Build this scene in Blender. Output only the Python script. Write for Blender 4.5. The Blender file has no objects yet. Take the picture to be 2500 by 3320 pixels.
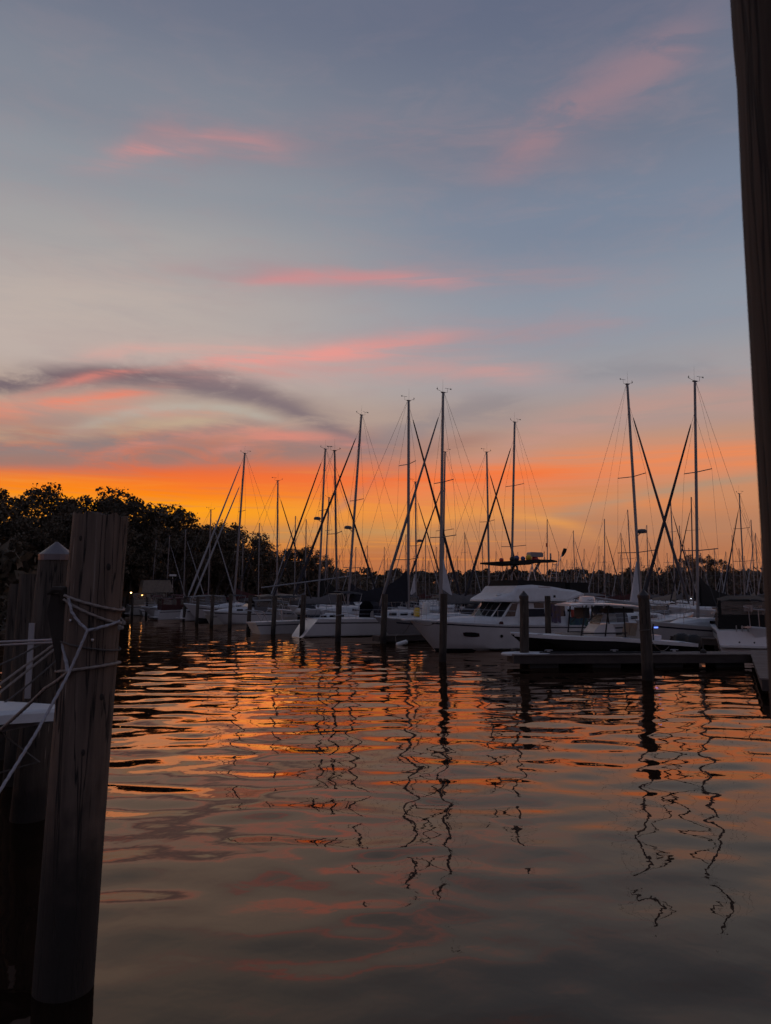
import bpy, math, random
import numpy as np
from mathutils import Vector, Matrix

scene = bpy.context.scene
COL = scene.collection
R = math.radians
random.seed(7)

# ------------------------------------------------------------------ camera
F = 2398.0                      # focal length in photo pixels (2500 x 3320)
CAM_H = 2.8
PITCH = R(6.3)
cam = bpy.data.cameras.new('camera')
cam.sensor_fit = 'VERTICAL'
cam.sensor_height = 36.0
cam.lens = F / 3320 * 36.0
cam.clip_start = 0.05
cam.clip_end = 4000
cam.dof.use_dof = True
cam.dof.focus_distance = 42.0
cam.dof.aperture_fstop = 6.0
cam_o = bpy.data.objects.new('camera', cam)
COL.objects.link(cam_o)
cam_o.location = (0, 0, CAM_H)
cam_o.rotation_euler = (R(90) + PITCH, 0, 0)
scene.camera = cam_o

def pdir(px, py):
    xc = (px - 1250) / F
    yc = (1660 - py) / F
    c, s = math.cos(PITCH), math.sin(PITCH)
    return Vector((xc, c - s * yc, s + c * yc))
def at(px, py, Y):                    # point on a photo ray at ground depth Y
    d = pdir(px, py)
    return Vector((0, 0, CAM_H)) + d * (Y / d.y)
def azel(px, py):
    d = pdir(px, py).normalized()
    return math.degrees(math.atan2(d.x, d.y)), math.degrees(math.asin(d.z))

# ------------------------------------------------------------------ colour management
scene.view_settings.view_transform = 'Standard'
scene.view_settings.look = 'None'
scene.view_settings.exposure = 0.0
scene.view_settings.gamma = 1.0
scene.view_settings.use_curve_mapping = False

def lin(r, g, b):
    def f(c):
        c /= 255.0
        return c / 12.92 if c <= 0.04045 else ((c + 0.055) / 1.055) ** 2.4
    return (f(r), f(g), f(b), 1.0)

# ------------------------------------------------------------------ world: dusk sky after sunset
world = bpy.data.worlds.new('World')
scene.world = world
world.use_nodes = True
WT = world.node_tree
WT.nodes.clear()
def wn(t, **kw):
    n = WT.nodes.new(t)
    for k, v in kw.items():
        setattr(n, k, v)
    return n
def wset(sock, v):
    if hasattr(v, 'is_output'):
        WT.links.new(v, sock)
    else:
        sock.default_value = v
def wm(op, a, b=0.0, c=0.0, clamp=False):
    n = wn('ShaderNodeMath', operation=op)
    n.use_clamp = clamp
    wset(n.inputs[0], a); wset(n.inputs[1], b); wset(n.inputs[2], c)
    return n.outputs[0]
def wmix(fac, a, b):
    n = wn('ShaderNodeMix', data_type='RGBA')
    wset(n.inputs[0], fac); wset(n.inputs[6], a); wset(n.inputs[7], b)
    return n.outputs[2]
def wstep(x, a, b):
    n = wn('ShaderNodeMapRange', interpolation_type='SMOOTHSTEP')
    wset(n.inputs[0], x); n.inputs[1].default_value = a; n.inputs[2].default_value = b
    return n.outputs[0]
def wnoise(vec, scale, detail=4, rough=0.55, dist=0.0):
    n = wn('ShaderNodeTexNoise')
    WT.links.new(vec, n.inputs['Vector'])
    n.inputs['Scale'].default_value = scale
    n.inputs['Detail'].default_value = detail
    n.inputs['Roughness'].default_value = rough
    n.inputs['Distortion'].default_value = dist
    return n.outputs[0]
def wvec(x, y, z=0.0):
    n = wn('ShaderNodeCombineXYZ')
    wset(n.inputs[0], x); wset(n.inputs[1], y); wset(n.inputs[2], z)
    return n.outputs[0]
def wramp(fac, stops):
    n = wn('ShaderNodeValToRGB')
    cr = n.color_ramp
    cr.interpolation = 'EASE'
    stops = sorted(stops)
    while len(cr.elements) < len(stops):
        cr.elements.new(0.5)
    for e, (p, c) in zip(cr.elements, stops):
        e.position = p; e.color = lin(*c)
    WT.links.new(fac, n.inputs[0])
    return n.outputs[0]

tc = wn('ShaderNodeTexCoord')
nrm = wn('ShaderNodeVectorMath', operation='NORMALIZE')
WT.links.new(tc.outputs['Generated'], nrm.inputs[0])
sep = wn('ShaderNodeSeparateXYZ')
WT.links.new(nrm.outputs[0], sep.inputs[0])
DX, DY, DZ = sep.outputs
EL = wm('MULTIPLY', wm('ARCSINE', DZ), 57.29578)
AZ = wm('MULTIPLY', wm('ARCTAN2', DX, DY), 57.29578)
AAZ = wm('ABSOLUTE', AZ)
elw = wm('DIVIDE', EL, 60.0, clamp=True)
def S(l): return [(e / 60.0, c) for e, c in l]
# towards the sunset
rampL = wramp(elw, S([(0, (172, 98, 56)), (2.5, (196, 112, 58)), (4.3, (204, 134, 66)), (6.2, (255, 160, 18)), (7.6, (252, 134, 20)),
                      (9.2, (236, 106, 50)), (11, (192, 120, 98)), (13.5, (186, 162, 146)), (17, (188, 173, 166)),
                      (21, (178, 168, 164)), (25, (163, 160, 161)), (29, (144, 148, 156)), (33, (130, 135, 147)), (41, (107, 114, 133)), (60, (86, 95, 118))]))
# away to the side
rampR = wramp(elw, S([(0, (166, 110, 80)), (2.5, (180, 116, 80)), (5.0, (182, 128, 96)), (7.0, (200, 138, 100)), (8.8, (208, 140, 106)),
                      (11, (188, 146, 124)), (13.2, (170, 149, 142)), (16, (158, 155, 159)), (20, (142, 150, 163)),
                      (27, (122, 133, 152)), (33, (112, 120, 138)), (41, (98, 106, 128)), (60, (80, 90, 114))]))
# the eastern half, already dusk
rampB = wramp(elw, S([(0, (86, 82, 94)), (8, (124, 110, 122)), (18, (124, 120, 138)), (33, (112, 118, 138)), (60, (84, 93, 117))]))
skew = wnoise(wvec(wm('MULTIPLY', AZ, 0.03), wm('MULTIPLY', EL, 0.05)), 1.0, 2)
azl = wm('ADD', AZ, wm('MULTIPLY', wm('SUBTRACT', skew, 0.5), 14))
fR = wstep(azl, -17, 15)
sky = wmix(fR, rampL, rampR)
sky = wmix(wstep(AAZ, 55, 135), sky, rampB)

# noise shared by the clouds (stretched along the horizon)
warp = wm('SUBTRACT', wnoise(wvec(wm('MULTIPLY', AZ, 0.055), wm('MULTIPLY', EL, 0.26)), 1.0, 6, 0.6), 0.5)
fine = wnoise(wvec(wm('MULTIPLY', AZ, 0.10), wm('MULTIPLY', EL, 0.75), 3.1), 1.0, 6, 0.62, 0.4)
strat = wnoise(wvec(wm('MULTIPLY', AZ, 0.055), wm('ADD', wm('MULTIPLY', EL, 1.7), wm('MULTIPLY', AZ, 0.02)), 9.7), 1.0, 4, 0.6, 0.6)
puff = wnoise(wvec(wm('MULTIPLY', AZ, 0.16), wm('MULTIPLY', EL, 0.55), 5.5), 1.0, 5, 0.62, 0.5)

def vm(op, a, b=None, c=None):
    n = wn('ShaderNodeVectorMath', operation=op)
    for s_, v in zip(n.inputs, (a, b, c)):
        if v is not None: wset(s_, v)
    return n.outputs[0]
TXF = wm('MULTIPLY_ADD', wstep(fine, 0.34, 0.62), 0.8, 0.2)
TXP = wm('MULTIPLY_ADD', wstep(puff, 0.33, 0.58), 0.75, 0.25)
TXS = wm('MULTIPLY_ADD', wstep(strat, 0.3, 0.6), 0.65, 0.35)
BANDS = []
def streak(pts, se, col, amt, soft=6.0, wob=1.6, tex=None):
    """cloud band through three photo points, as a curve el(az)"""
    ae = [azel(x * 1.5, y * 1.5) for x, y in pts]
    A = np.polyfit([a for a, e in ae], [e for a, e in ae], 2)
    BANDS.append((A, ae[0][0], ae[-1][0], se, col, amt, soft, wob, tex or TXF))
def lay_bands(sky):
    """bands in order, three at a time through vector maths"""
    for k in range(0, len(BANDS), 3):
        g = BANDS[k:k + 3]
        while len(g) < 3: g.append(g[-1][:5] + (0.0,) + g[-1][6:])
        A = [[float(b[0][q]) for b in g] for q in range(3)]
        azv = vm('MULTIPLY', wvec(AZ, AZ, AZ), (1, 1, 1))
        cur = vm('MULTIPLY_ADD', vm('MULTIPLY_ADD', azv, A[0], A[1]), azv, A[2])
        elv = vm('MULTIPLY_ADD', wvec(warp, warp, warp), [b[7] for b in g], wvec(EL, EL, EL))
        d = vm('MULTIPLY', vm('SUBTRACT', elv, cur), [0.62 / b[3] for b in g])
        d = vm('MULTIPLY_ADD', d, d, (1, 1, 1)); d = vm('MULTIPLY', d, d); d = vm('MULTIPLY', d, d)
        mid = [(b[1] + b[2]) / 2 for b in g]; hw = [(abs(b[2] - b[1]) / 2 + b[6] * 0.35) for b in g]
        x = vm('MULTIPLY_ADD', azv, [1 / h for h in hw], [-m_ / h for m_, h in zip(mid, hw)])
        x = vm('MULTIPLY', x, x); x = vm('MULTIPLY', x, x); x = vm('MULTIPLY_ADD', x, x, (1, 1, 1))
        t_ = vm('DIVIDE', vm('MULTIPLY', wvec(*[b[8] for b in g]), [b[5] for b in g]), vm('MULTIPLY', d, x))
        s_ = wn('ShaderNodeSeparateXYZ'); WT.links.new(t_, s_.inputs[0])
        for q in range(3):
            if g[q][5] > 0: sky = wmix(s_.outputs[q], sky, lin(*g[q][4]))
    return sky

# horizontal stratification of the orange zone
lowz = wm('MULTIPLY', wstep(EL, 0.5, 3.0), wstep(EL, 11.0, 7.5))
lowz = wm('MULTIPLY', lowz, wstep(AAZ, 80, 40))
sky = wmix(wm('MULTIPLY', wm('MULTIPLY', wstep(strat, 0.52, 0.68), lowz), 0.42), sky, lin(196, 128, 84))
sky = wmix(wm('MULTIPLY', wm('MULTIPLY', wstep(strat, 0.48, 0.33), wm('MULTIPLY', lowz, wstep(AZ, 20, 0))), 0.42), sky, lin(246, 152, 56))
# general thin veil
veil = wm('MULTIPLY', wstep(puff, 0.42, 0.72), wm('MULTIPLY', wstep(EL, 9, 13), wstep(EL, 46, 30)))
sky = wmix(wm('MULTIPLY', veil, 0.16), sky, lin(166, 142, 146))

streak([(-600, 800), (-120, 690), (330, 640)], 3.6, (194, 178, 168), 0.55, 9)
streak([(-300, 972), (280, 975), (820, 965)], 1.25, (150, 124, 120), 1.0, 6, 2.2, TXP)
streak([(-300, 1000), (200, 990), (520, 985)], 0.7, (158, 122, 112), 0.9, 6, 1.8, TXP)
streak([(-200, 905), (250, 905), (520, 925)], 1.3, (158, 142, 136), 0.6, 5, 3.6, TXP)
streak([(-200, 940), (250, 928), (520, 900)], 0.7, (196, 178, 146), 0.55, 5, 3.0, TXF)
streak([(300, 958), (480, 938), (640, 945)], 0.5, (228, 142, 124), 0.6, 5, 1.8)
streak([(-300, 905), (150, 866), (300, 846)], 0.62, (246, 134, 104), 0.9, 5, 1.2, TXF)
streak([(-300, 872), (330, 818), (560, 850)], 0.9, (120, 105, 111), 1.0, 5, 2.0, TXP)
streak([(430, 822), (570, 860), (760, 950)], 1.0, (128, 113, 118), 0.95, 4, 2.4, TXP)
streak([(540, 920), (680, 935), (820, 975)], 0.9, (146, 124, 124), 0.5, 4, 2.4, TXP)
streak([(-150, 892), (200, 882), (470, 898)], 0.4, (212, 142, 124), 0.7, 5, 1.8, TXF)
streak([(-200, 945), (200, 955), (430, 938)], 0.6, (144, 126, 124), 0.95, 5, 2.2, TXP)
streak([(230, 905), (420, 882), (580, 905)], 0.6, (184, 176, 164), 0.7, 4, 2.4, TXP)
streak([(520, 960), (640, 948), (760, 960)], 0.5, (226, 140, 122), 0.6, 5, 1.6, TXF)
streak([(150, 825), (420, 797), (580, 806)], 0.34, (230, 134, 118), 0.7, 5, 1.4)
streak([(480, 787), (650, 771), (900, 740)], 0.75, (238, 154, 144), 0.95, 6, 1.8)
streak([(230, 768), (400, 755), (560, 757)], 0.6, (222, 164, 154), 0.6, 5, 1.8)
streak([(850, 745), (1050, 730), (1300, 700)], 1.0, (176, 142, 145), 0.5, 6, 2.0)
streak([(620, 800), (900, 800), (1120, 805)], 1.1, (200, 152, 148), 0.75, 6, 2.0)
streak([(600, 602), (780, 596), (930, 603)], 0.62, (222, 144, 142), 0.95, 6, 1.8)
streak([(400, 590), (850, 592), (1250, 600)], 1.1, (168, 140, 146), 0.5, 7, 2.4)
streak([(285, 328), (400, 312), (560, 322)], 0.85, (210, 144, 142), 0.85, 4.5, 3.2)
streak([(330, 290), (410, 278), (480, 296)], 1.2, (168, 132, 137), 0.4, 4, 3.8, TXP)
streak([(450, 335), (800, 300), (1200, 318)], 1.7, (146, 130, 140), 0.5, 7, 3.4)
streak([(1130, 310), (1270, 220), (1440, 120)], 1.9, (160, 128, 136), 0.62, 6, 3.0, TXP)
streak([(840, 945), (960, 905), (1080, 880)], 1.3, (136, 130, 135), 0.55, 5, 3.2, TXP)
streak([(1280, 800), (1400, 795), (1500, 800)], 1.0, (128, 132, 142), 0.4, 5, 3.0, TXP)
streak([(1080, 985), (1330, 900), (1900, 830)], 1.7, (196, 150, 138), 0.55, 7, 2.2)
streak([(760, 1075), (870, 1005), (1000, 955)], 0.62, (164, 124, 112), 0.65, 5, 1.8, TXP)
streak([(900, 1060), (1250, 1005), (1800, 985)], 1.25, (242, 136, 80), 0.85, 8, 1.6, TXS)
streak([(420, 1042), (820, 1040), (1180, 1030)], 0.95, (246, 112, 52), 0.75, 8, 1.6, TXS)
streak([(900, 1100), (1150, 1085), (1400, 1090)], 0.8, (240, 134, 62), 0.6, 8, 1.6, TXS)
streak([(1250, 1105), (1450, 1062), (1800, 1000)], 0.6, (158, 146, 126), 0.6, 6, 1.6, TXS)
streak([(900, 1125), (1000, 1110), (1200, 1130)], 0.6, (246, 162, 72), 0.55, 7, 1.6, TXS)
streak([(560, 1160), (700, 1150), (900, 1150)], 0.6, (186, 148, 98), 0.55, 6, 1.6, TXS)

sky = lay_bands(sky)
# below the horizon: dark ground colour
sky = wmix(wstep(EL, -0.2, -3.0), sky, lin(40, 34, 32))
bg = wn('ShaderNodeBackground')
WT.links.new(sky, bg.inputs[0])
bg.inputs[1].default_value = 1.0
wout = wn('ShaderNodeOutputWorld')
WT.links.new(bg.outputs[0], wout.inputs[0])
world.cycles.sampling_method = 'NONE'
scene.cycles.use_adaptive_sampling = True
scene.cycles.adaptive_threshold = 0.03
scene.cycles.time_limit = 900
scene.cycles.use_denoising = True
scene.cycles.max_bounces = 5
scene.cycles.diffuse_bounces = 2
scene.cycles.glossy_bounces = 3
scene.cycles.transparent_max_bounces = 8
scene.cycles.caustics_reflective = False
scene.cycles.caustics_refractive = False

# ------------------------------------------------------------------ last light of the sun, just at the horizon
sun = bpy.data.lights.new('sun', 'SUN')
sun.energy = 0.07
sun.angle = R(20)
sun.color = (1.0, 0.45, 0.16)
sun_o = bpy.data.objects.new('sun', sun)
COL.objects.link(sun_o)
SUN_AZ, SUN_EL = R(-16), R(2.0)
sd = Vector((math.sin(SUN_AZ) * math.cos(SUN_EL), math.cos(SUN_AZ) * math.cos(SUN_EL), math.sin(SUN_EL)))
sun_o.rotation_euler = sd.to_track_quat('Z', 'Y').to_euler()
sun_o.location = sd * 60

# ------------------------------------------------------------------ materials
MATS = {}
def mat(name, col, rough=0.6, metal=0.0, noise=0.0, nscale=3.0, stretch=(1, 1, 1), bump=0.0, bscale=20.0,
        emit=None, estr=0.0, spec=0.5, coat=0.0, col2=None, rand=0.0):
    m = bpy.data.materials.new(name)
    m.use_nodes = True
    t = m.node_tree
    b = t.nodes['Principled BSDF']
    b.inputs['Roughness'].default_value = rough
    b.inputs['Metallic'].default_value = metal
    b.inputs['Specular IOR Level'].default_value = spec
    b.inputs['Coat Weight'].default_value = coat
    c = (*col, 1)
    b.inputs['Base Color'].default_value = c
    co = t.nodes.new('ShaderNodeTexCoord')
    mp = t.nodes.new('ShaderNodeMapping')
    mp.inputs['Scale'].default_value = stretch
    t.links.new(co.outputs['Object'], mp.inputs[0])
    last = None
    if noise > 0:
        n = t.nodes.new('ShaderNodeTexNoise')
        n.inputs['Scale'].default_value = nscale
        n.inputs['Detail'].default_value = 6
        n.inputs['Roughness'].default_value = 0.62
        t.links.new(mp.outputs[0], n.inputs['Vector'])
        r = t.nodes.new('ShaderNodeMapRange')
        r.inputs[1].default_value = 0.3; r.inputs[2].default_value = 0.7
        t.links.new(n.outputs[0], r.inputs[0])
        x = t.nodes.new('ShaderNodeMix'); x.data_type = 'RGBA'
        x.inputs[6].default_value = c
        d = col2 if col2 else tuple(v * (1 - noise) for v in col)
        x.inputs[7].default_value = (*d, 1)
        t.links.new(r.outputs[0], x.inputs[0])
        last = x.outputs[2]
    if rand > 0:
        oi = t.nodes.new('ShaderNodeObjectInfo')
        r = t.nodes.new('ShaderNodeMapRange')
        r.inputs[3].default_value = 1 - rand; r.inputs[4].default_value = 1 + rand
        t.links.new(oi.outputs['Random'], r.inputs[0])
        x = t.nodes.new('ShaderNodeVectorMath'); x.operation = 'SCALE'
        if last is None:
            x.inputs[0].default_value = col
        else:
            t.links.new(last, x.inputs[0])
        t.links.new(r.outputs[0], x.inputs['Scale'])
        last = x.outputs[0]
    if last is not None:
        t.links.new(last, b.inputs['Base Color'])
    if bump > 0:
        n = t.nodes.new('ShaderNodeTexNoise')
        n.inputs['Scale'].default_value = bscale
        n.inputs['Detail'].default_value = 5
        t.links.new(mp.outputs[0], n.inputs['Vector'])
        bp = t.nodes.new('ShaderNodeBump')
        bp.inputs['Strength'].default_value = 0.9
        bp.inputs['Distance'].default_value = bump
        t.links.new(n.outputs[0], bp.inputs['Height'])
        t.links.new(bp.outputs[0], b.inputs['Normal'])
    if emit:
        b.inputs['Emission Color'].default_value = (*emit, 1)
        b.inputs['Emission Strength'].default_value = estr
    MATS[name] = m
    return m

mat('gelcoat', (0.64, 0.62, 0.62), 0.28, noise=0.14, nscale=1.3, coat=0.2)
mat('gelcoat_cream', (0.52, 0.49, 0.45), 0.35, noise=0.15, nscale=1.3)
mat('deck_white', (0.60, 0.62, 0.64), 0.55, noise=0.2, nscale=2.0)
mat('hull_navy', (0.012, 0.013, 0.018), 0.22, noise=0.2, coat=0.3)
mat('hull_black', (0.012, 0.010, 0.010), 0.25, noise=0.2, coat=0.3)
mat('hull_grey', (0.30, 0.29, 0.30), 0.35, noise=0.15, nscale=1.5)
mat('antifoul', (0.02, 0.022, 0.03), 0.8, noise=0.3)
mat('stripe_dark', (0.02, 0.022, 0.035), 0.4)
mat('canvas_navy', (0.012, 0.013, 0.022), 0.9, noise=0.35, nscale=4, bump=0.02, bscale=5)
mat('canvas_black', (0.007, 0.007, 0.007), 0.92, noise=0.3, nscale=4, bump=0.02, bscale=5)
mat('canvas_maroon', (0.06, 0.014, 0.014), 0.9, noise=0.3, nscale=4, bump=0.02, bscale=5)
mat('canvas_grey', (0.13, 0.125, 0.13), 0.9, noise=0.3, nscale=4, bump=0.02, bscale=5)
mat('canvas_tan', (0.24, 0.20, 0.16), 0.9, noise=0.3, nscale=4, bump=0.02, bscale=5)
mat('sailcloth', (0.50, 0.50, 0.53), 0.8, noise=0.2, nscale=3, bump=0.02, bscale=4)
mat('spar', (0.22, 0.215, 0.225), 0.4, metal=0.25, noise=0.2, nscale=2)
mat('spar_dark', (0.10, 0.10, 0.115), 0.45, metal=0.2, noise=0.2, nscale=2)
mat('wire', (0.10, 0.10, 0.11), 0.4, metal=0.6)
mat('steel', (0.45, 0.45, 0.47), 0.3, metal=0.8)
mat('jib_dark', (0.025, 0.025, 0.035), 0.85, noise=0.3, nscale=6)
mat('jib_pale', (0.34, 0.34, 0.36), 0.85, noise=0.3, nscale=6)
mat('glass_dark', (0.012, 0.013, 0.016), 0.12)
mat('rubber', (0.015, 0.015, 0.016), 0.7)
mat('fender_white', (0.6, 0.62, 0.62), 0.45, noise=0.2)
mat('hypalon', (0.30, 0.31, 0.33), 0.6, noise=0.2)
mat('red', (0.35, 0.02, 0.02), 0.5)
mat('yellow', (0.55, 0.36, 0.02), 0.5)
mat('blue_cloth', (0.05, 0.07, 0.2), 0.8, noise=0.4, nscale=5)
mat('blue_buoy', (0.05, 0.06, 0.16), 0.5)
mat('towel_red', (0.33, 0.05, 0.03), 0.95, noise=0.5, nscale=5, col2=(0.12, 0.04, 0.03))
mat('towel_green', (0.05, 0.12, 0.07), 0.95, noise=0.5, nscale=5, col2=(0.03, 0.05, 0.12))
mat('towel_violet', (0.09, 0.08, 0.17), 0.95, noise=0.5, nscale=4, col2=(0.17, 0.10, 0.05))
mat('upholstery', (0.32, 0.28, 0.24), 0.8, noise=0.25)
mat('teak', (0.22, 0.12, 0.06), 0.7, noise=0.4, nscale=6)
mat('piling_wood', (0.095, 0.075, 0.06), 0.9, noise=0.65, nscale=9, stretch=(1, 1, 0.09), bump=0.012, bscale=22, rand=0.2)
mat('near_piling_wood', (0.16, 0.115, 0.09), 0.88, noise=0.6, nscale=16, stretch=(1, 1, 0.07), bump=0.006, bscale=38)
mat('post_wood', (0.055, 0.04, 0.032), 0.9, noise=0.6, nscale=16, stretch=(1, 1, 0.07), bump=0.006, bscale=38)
mat('dark_wood', (0.03, 0.022, 0.018), 0.9, noise=0.5, nscale=9, stretch=(1, 1, 0.1), bump=0.006)
mat('cap_metal', (0.16, 0.14, 0.15), 0.42, metal=0.35, noise=0.3)
mat('cap_black', (0.03, 0.025, 0.025), 0.5, noise=0.3)
mat('plank', (0.15, 0.12, 0.108), 0.85, noise=0.4, nscale=5, stretch=(1, 0.3, 1), bump=0.004, rand=0.16)
mat('fascia', (0.065, 0.05, 0.044), 0.88, noise=0.5, nscale=2.5, stretch=(0.5, 1, 1), bump=0.006)
mat('rope', (0.38, 0.38, 0.42), 0.9, noise=0.4, nscale=60, bump=0.004, bscale=90)
mat('rope_dark', (0.10, 0.09, 0.085), 0.9, noise=0.4, nscale=60)
mat('rope_tan', (0.30, 0.26, 0.235), 0.9, noise=0.4, nscale=60, bump=0.004, bscale=90)
mat('bark', (0.05, 0.042, 0.035), 0.95, noise=0.4, nscale=4)
mat('leaf', (0.095, 0.072, 0.045), 0.8, noise=0.5, nscale=0.6, rand=0.25)
mat('leaf_far', (0.09, 0.07, 0.048), 0.85, noise=0.5, nscale=0.4, rand=0.2)
mat('earth', (0.06, 0.052, 0.04), 0.95, noise=0.5, nscale=0.8, bump=0.1, bscale=2)
mat('rock', (0.22, 0.21, 0.22), 0.9, noise=0.5, nscale=2.0, bump=0.05, bscale=5)
mat('lamp_warm', (0.9, 0.6, 0.3), 0.5, emit=(1.0, 0.5, 0.16), estr=14)
mat('lamp_white', (0.9, 0.9, 0.9), 0.5, emit=(0.9, 0.95, 1.0), estr=7)
mat('lamp_green', (0.1, 0.9, 0.2), 0.5, emit=(0.1, 1.0, 0.1), estr=12)
mat('lamp_red', (0.9, 0.1, 0.1), 0.5, emit=(1.0, 0.12, 0.1), estr=8)
mat('lamp_blue', (0.1, 0.2, 0.9), 0.5, emit=(0.12, 0.22, 1.0), estr=2.2)
mat('lettering', (0.03, 0.035, 0.06), 0.5)
mat('lettering_grey', (0.16, 0.16, 0.2), 0.5)

# long drying checks and pale scuffs on the wood close to the camera
for nm in ('near_piling_wood', 'post_wood', 'piling_wood'):
    t = MATS[nm].node_tree; b = t.nodes['Principled BSDF']
    src = b.inputs['Base Color'].links[0].from_socket
    co = t.nodes.new('ShaderNodeTexCoord'); mp = t.nodes.new('ShaderNodeMapping'); mp.inputs['Scale'].default_value = (13, 13, 0.5)
    t.links.new(co.outputs['Object'], mp.inputs[0])
    nz = t.nodes.new('ShaderNodeTexNoise'); nz.inputs['Scale'].default_value = 1.0; nz.inputs['Detail'].default_value = 3; t.links.new(mp.outputs[0], nz.inputs['Vector'])
    sb = t.nodes.new('ShaderNodeMath'); sb.operation = 'SUBTRACT'; sb.inputs[1].default_value = 0.5; t.links.new(nz.outputs[0], sb.inputs[0])
    ab = t.nodes.new('ShaderNodeMath'); ab.operation = 'ABSOLUTE'; t.links.new(sb.outputs[0], ab.inputs[0])
    cr = t.nodes.new('ShaderNodeMapRange'); cr.interpolation_type = 'SMOOTHSTEP'; cr.inputs[1].default_value = 0.004; cr.inputs[2].default_value = 0.022; t.links.new(ab.outputs[0], cr.inputs[0])
    m1 = t.nodes.new('ShaderNodeMix'); m1.data_type = 'RGBA'; m1.inputs[6].default_value = (0.012, 0.009, 0.008, 1); t.links.new(cr.outputs[0], m1.inputs[0]); t.links.new(src, m1.inputs[7])
    n2 = t.nodes.new('ShaderNodeTexNoise'); n2.inputs['Scale'].default_value = 3.0; n2.inputs['Detail'].default_value = 5; t.links.new(mp.outputs[0], n2.inputs['Vector'])
    sc = t.nodes.new('ShaderNodeMapRange'); sc.inputs[1].default_value = 0.66; sc.inputs[2].default_value = 0.74; t.links.new(n2.outputs[0], sc.inputs[0])
    m2 = t.nodes.new('ShaderNodeMix'); m2.data_type = 'RGBA'; m2.inputs[7].default_value = (0.24, 0.20, 0.17, 1); t.links.new(sc.outputs[0], m2.inputs[0]); t.links.new(m1.outputs[2], m2.inputs[6])
    t.links.new(m2.outputs[2], b.inputs['Base Color'])
    ob = [n for n in t.nodes if n.type == 'BUMP'][0]
    b2_ = t.nodes.new('ShaderNodeBump'); b2_.inputs['Strength'].default_value = 1.0; b2_.inputs['Distance'].default_value = 0.008
    t.links.new(cr.outputs[0], b2_.inputs['Height']); t.links.new(ob.outputs[0], b2_.inputs['Normal']); t.links.new(b2_.outputs[0], b.inputs['Normal'])
# tide stain: pilings are wet and overgrown below the high-water mark
for nm, zhi in (('piling_wood', 0.55), ('near_piling_wood', 1.5)):
    t = MATS[nm].node_tree; b = t.nodes['Principled BSDF']
    src = b.inputs['Base Color'].links[0].from_socket
    co = t.nodes.new('ShaderNodeTexCoord'); sp = t.nodes.new('ShaderNodeSeparateXYZ'); t.links.new(co.outputs['Object'], sp.inputs[0])
    nz = t.nodes.new('ShaderNodeTexNoise'); nz.inputs['Scale'].default_value = 5.0; nz.inputs['Detail'].default_value = 4; t.links.new(co.outputs['Object'], nz.inputs['Vector'])
    ad = t.nodes.new('ShaderNodeMath'); ad.operation = 'MULTIPLY_ADD'; ad.inputs[1].default_value = 0.7 * zhi; t.links.new(nz.outputs[0], ad.inputs[0]); t.links.new(sp.outputs[2], ad.inputs[2])
    mr = t.nodes.new('ShaderNodeMapRange'); mr.interpolation_type = 'SMOOTHSTEP'; mr.inputs[1].default_value = zhi * 0.75; mr.inputs[2].default_value = zhi * 1.5; t.links.new(ad.outputs[0], mr.inputs[0])
    mx = t.nodes.new('ShaderNodeMix'); mx.data_type = 'RGBA'; mx.inputs[6].default_value = (0.014, 0.011, 0.009, 1)
    t.links.new(mr.outputs[0], mx.inputs[0]); t.links.new(src, mx.inputs[7]); t.links.new(mx.outputs[2], b.inputs['Base Color'])

# clear vinyl: see-through with a sheen
m = bpy.data.materials.new('vinyl'); m.use_nodes = True; MATS['vinyl'] = m
t = m.node_tree; t.nodes.clear()
tr = t.nodes.new('ShaderNodeBsdfTransparent'); tr.inputs[0].default_value = (0.78, 0.70, 0.64, 1)
gl = t.nodes.new('ShaderNodeBsdfPrincipled'); gl.inputs['Base Color'].default_value = (0.20, 0.165, 0.14, 1); gl.inputs['Roughness'].default_value = 0.2
nz = t.nodes.new('ShaderNodeTexNoise'); nz.inputs['Scale'].default_value = 2.2; nz.inputs['Detail'].default_value = 3
bp = t.nodes.new('ShaderNodeBump'); bp.inputs['Distance'].default_value = 0.08
t.links.new(nz.outputs[0], bp.inputs['Height']); t.links.new(bp.outputs[0], gl.inputs['Normal'])
mx = t.nodes.new('ShaderNodeMixShader'); mx.inputs[0].default_value = 0.5
t.links.new(tr.outputs[0], mx.inputs[1]); t.links.new(gl.outputs[0], mx.inputs[2])
ou = t.nodes.new('ShaderNodeOutputMaterial'); t.links.new(mx.outputs[0], ou.inputs[0])

# water: dark body with a mirror surface; fine ripples as bump on the modelled waves
m = bpy.data.materials.new('water'); m.use_nodes = True; MATS['water'] = m
t = m.node_tree
t.nodes.clear()
co = t.nodes.new('ShaderNodeTexCoord')
n1 = t.nodes.new('ShaderNodeTexNoise'); n1.inputs['Scale'].default_value = 3.2; n1.inputs['Detail'].default_value = 2.5; n1.inputs['Distortion'].default_value = 0.3
t.links.new(co.outputs['Object'], n1.inputs['Vector'])
bp = t.nodes.new('ShaderNodeBump'); bp.inputs['Strength'].default_value = 1.0; bp.inputs['Distance'].default_value = 0.0024
t.links.new(n1.outputs[0], bp.inputs['Height'])
fr = t.nodes.new('ShaderNodeFresnel'); fr.inputs['IOR'].default_value = 1.6; t.links.new(bp.outputs[0], fr.inputs['Normal'])
df = t.nodes.new('ShaderNodeBsdfDiffuse'); df.inputs['Color'].default_value = (0.010, 0.006, 0.004, 1)
gs = t.nodes.new('ShaderNodeBsdfGlossy'); gs.inputs['Color'].default_value = (1.0, 0.78, 0.62, 1); gs.inputs['Roughness'].default_value = 0.02   # murky brown water; the warm tone of its reflections is put into this mirror colour
t.links.new(bp.outputs[0], gs.inputs['Normal'])
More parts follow.
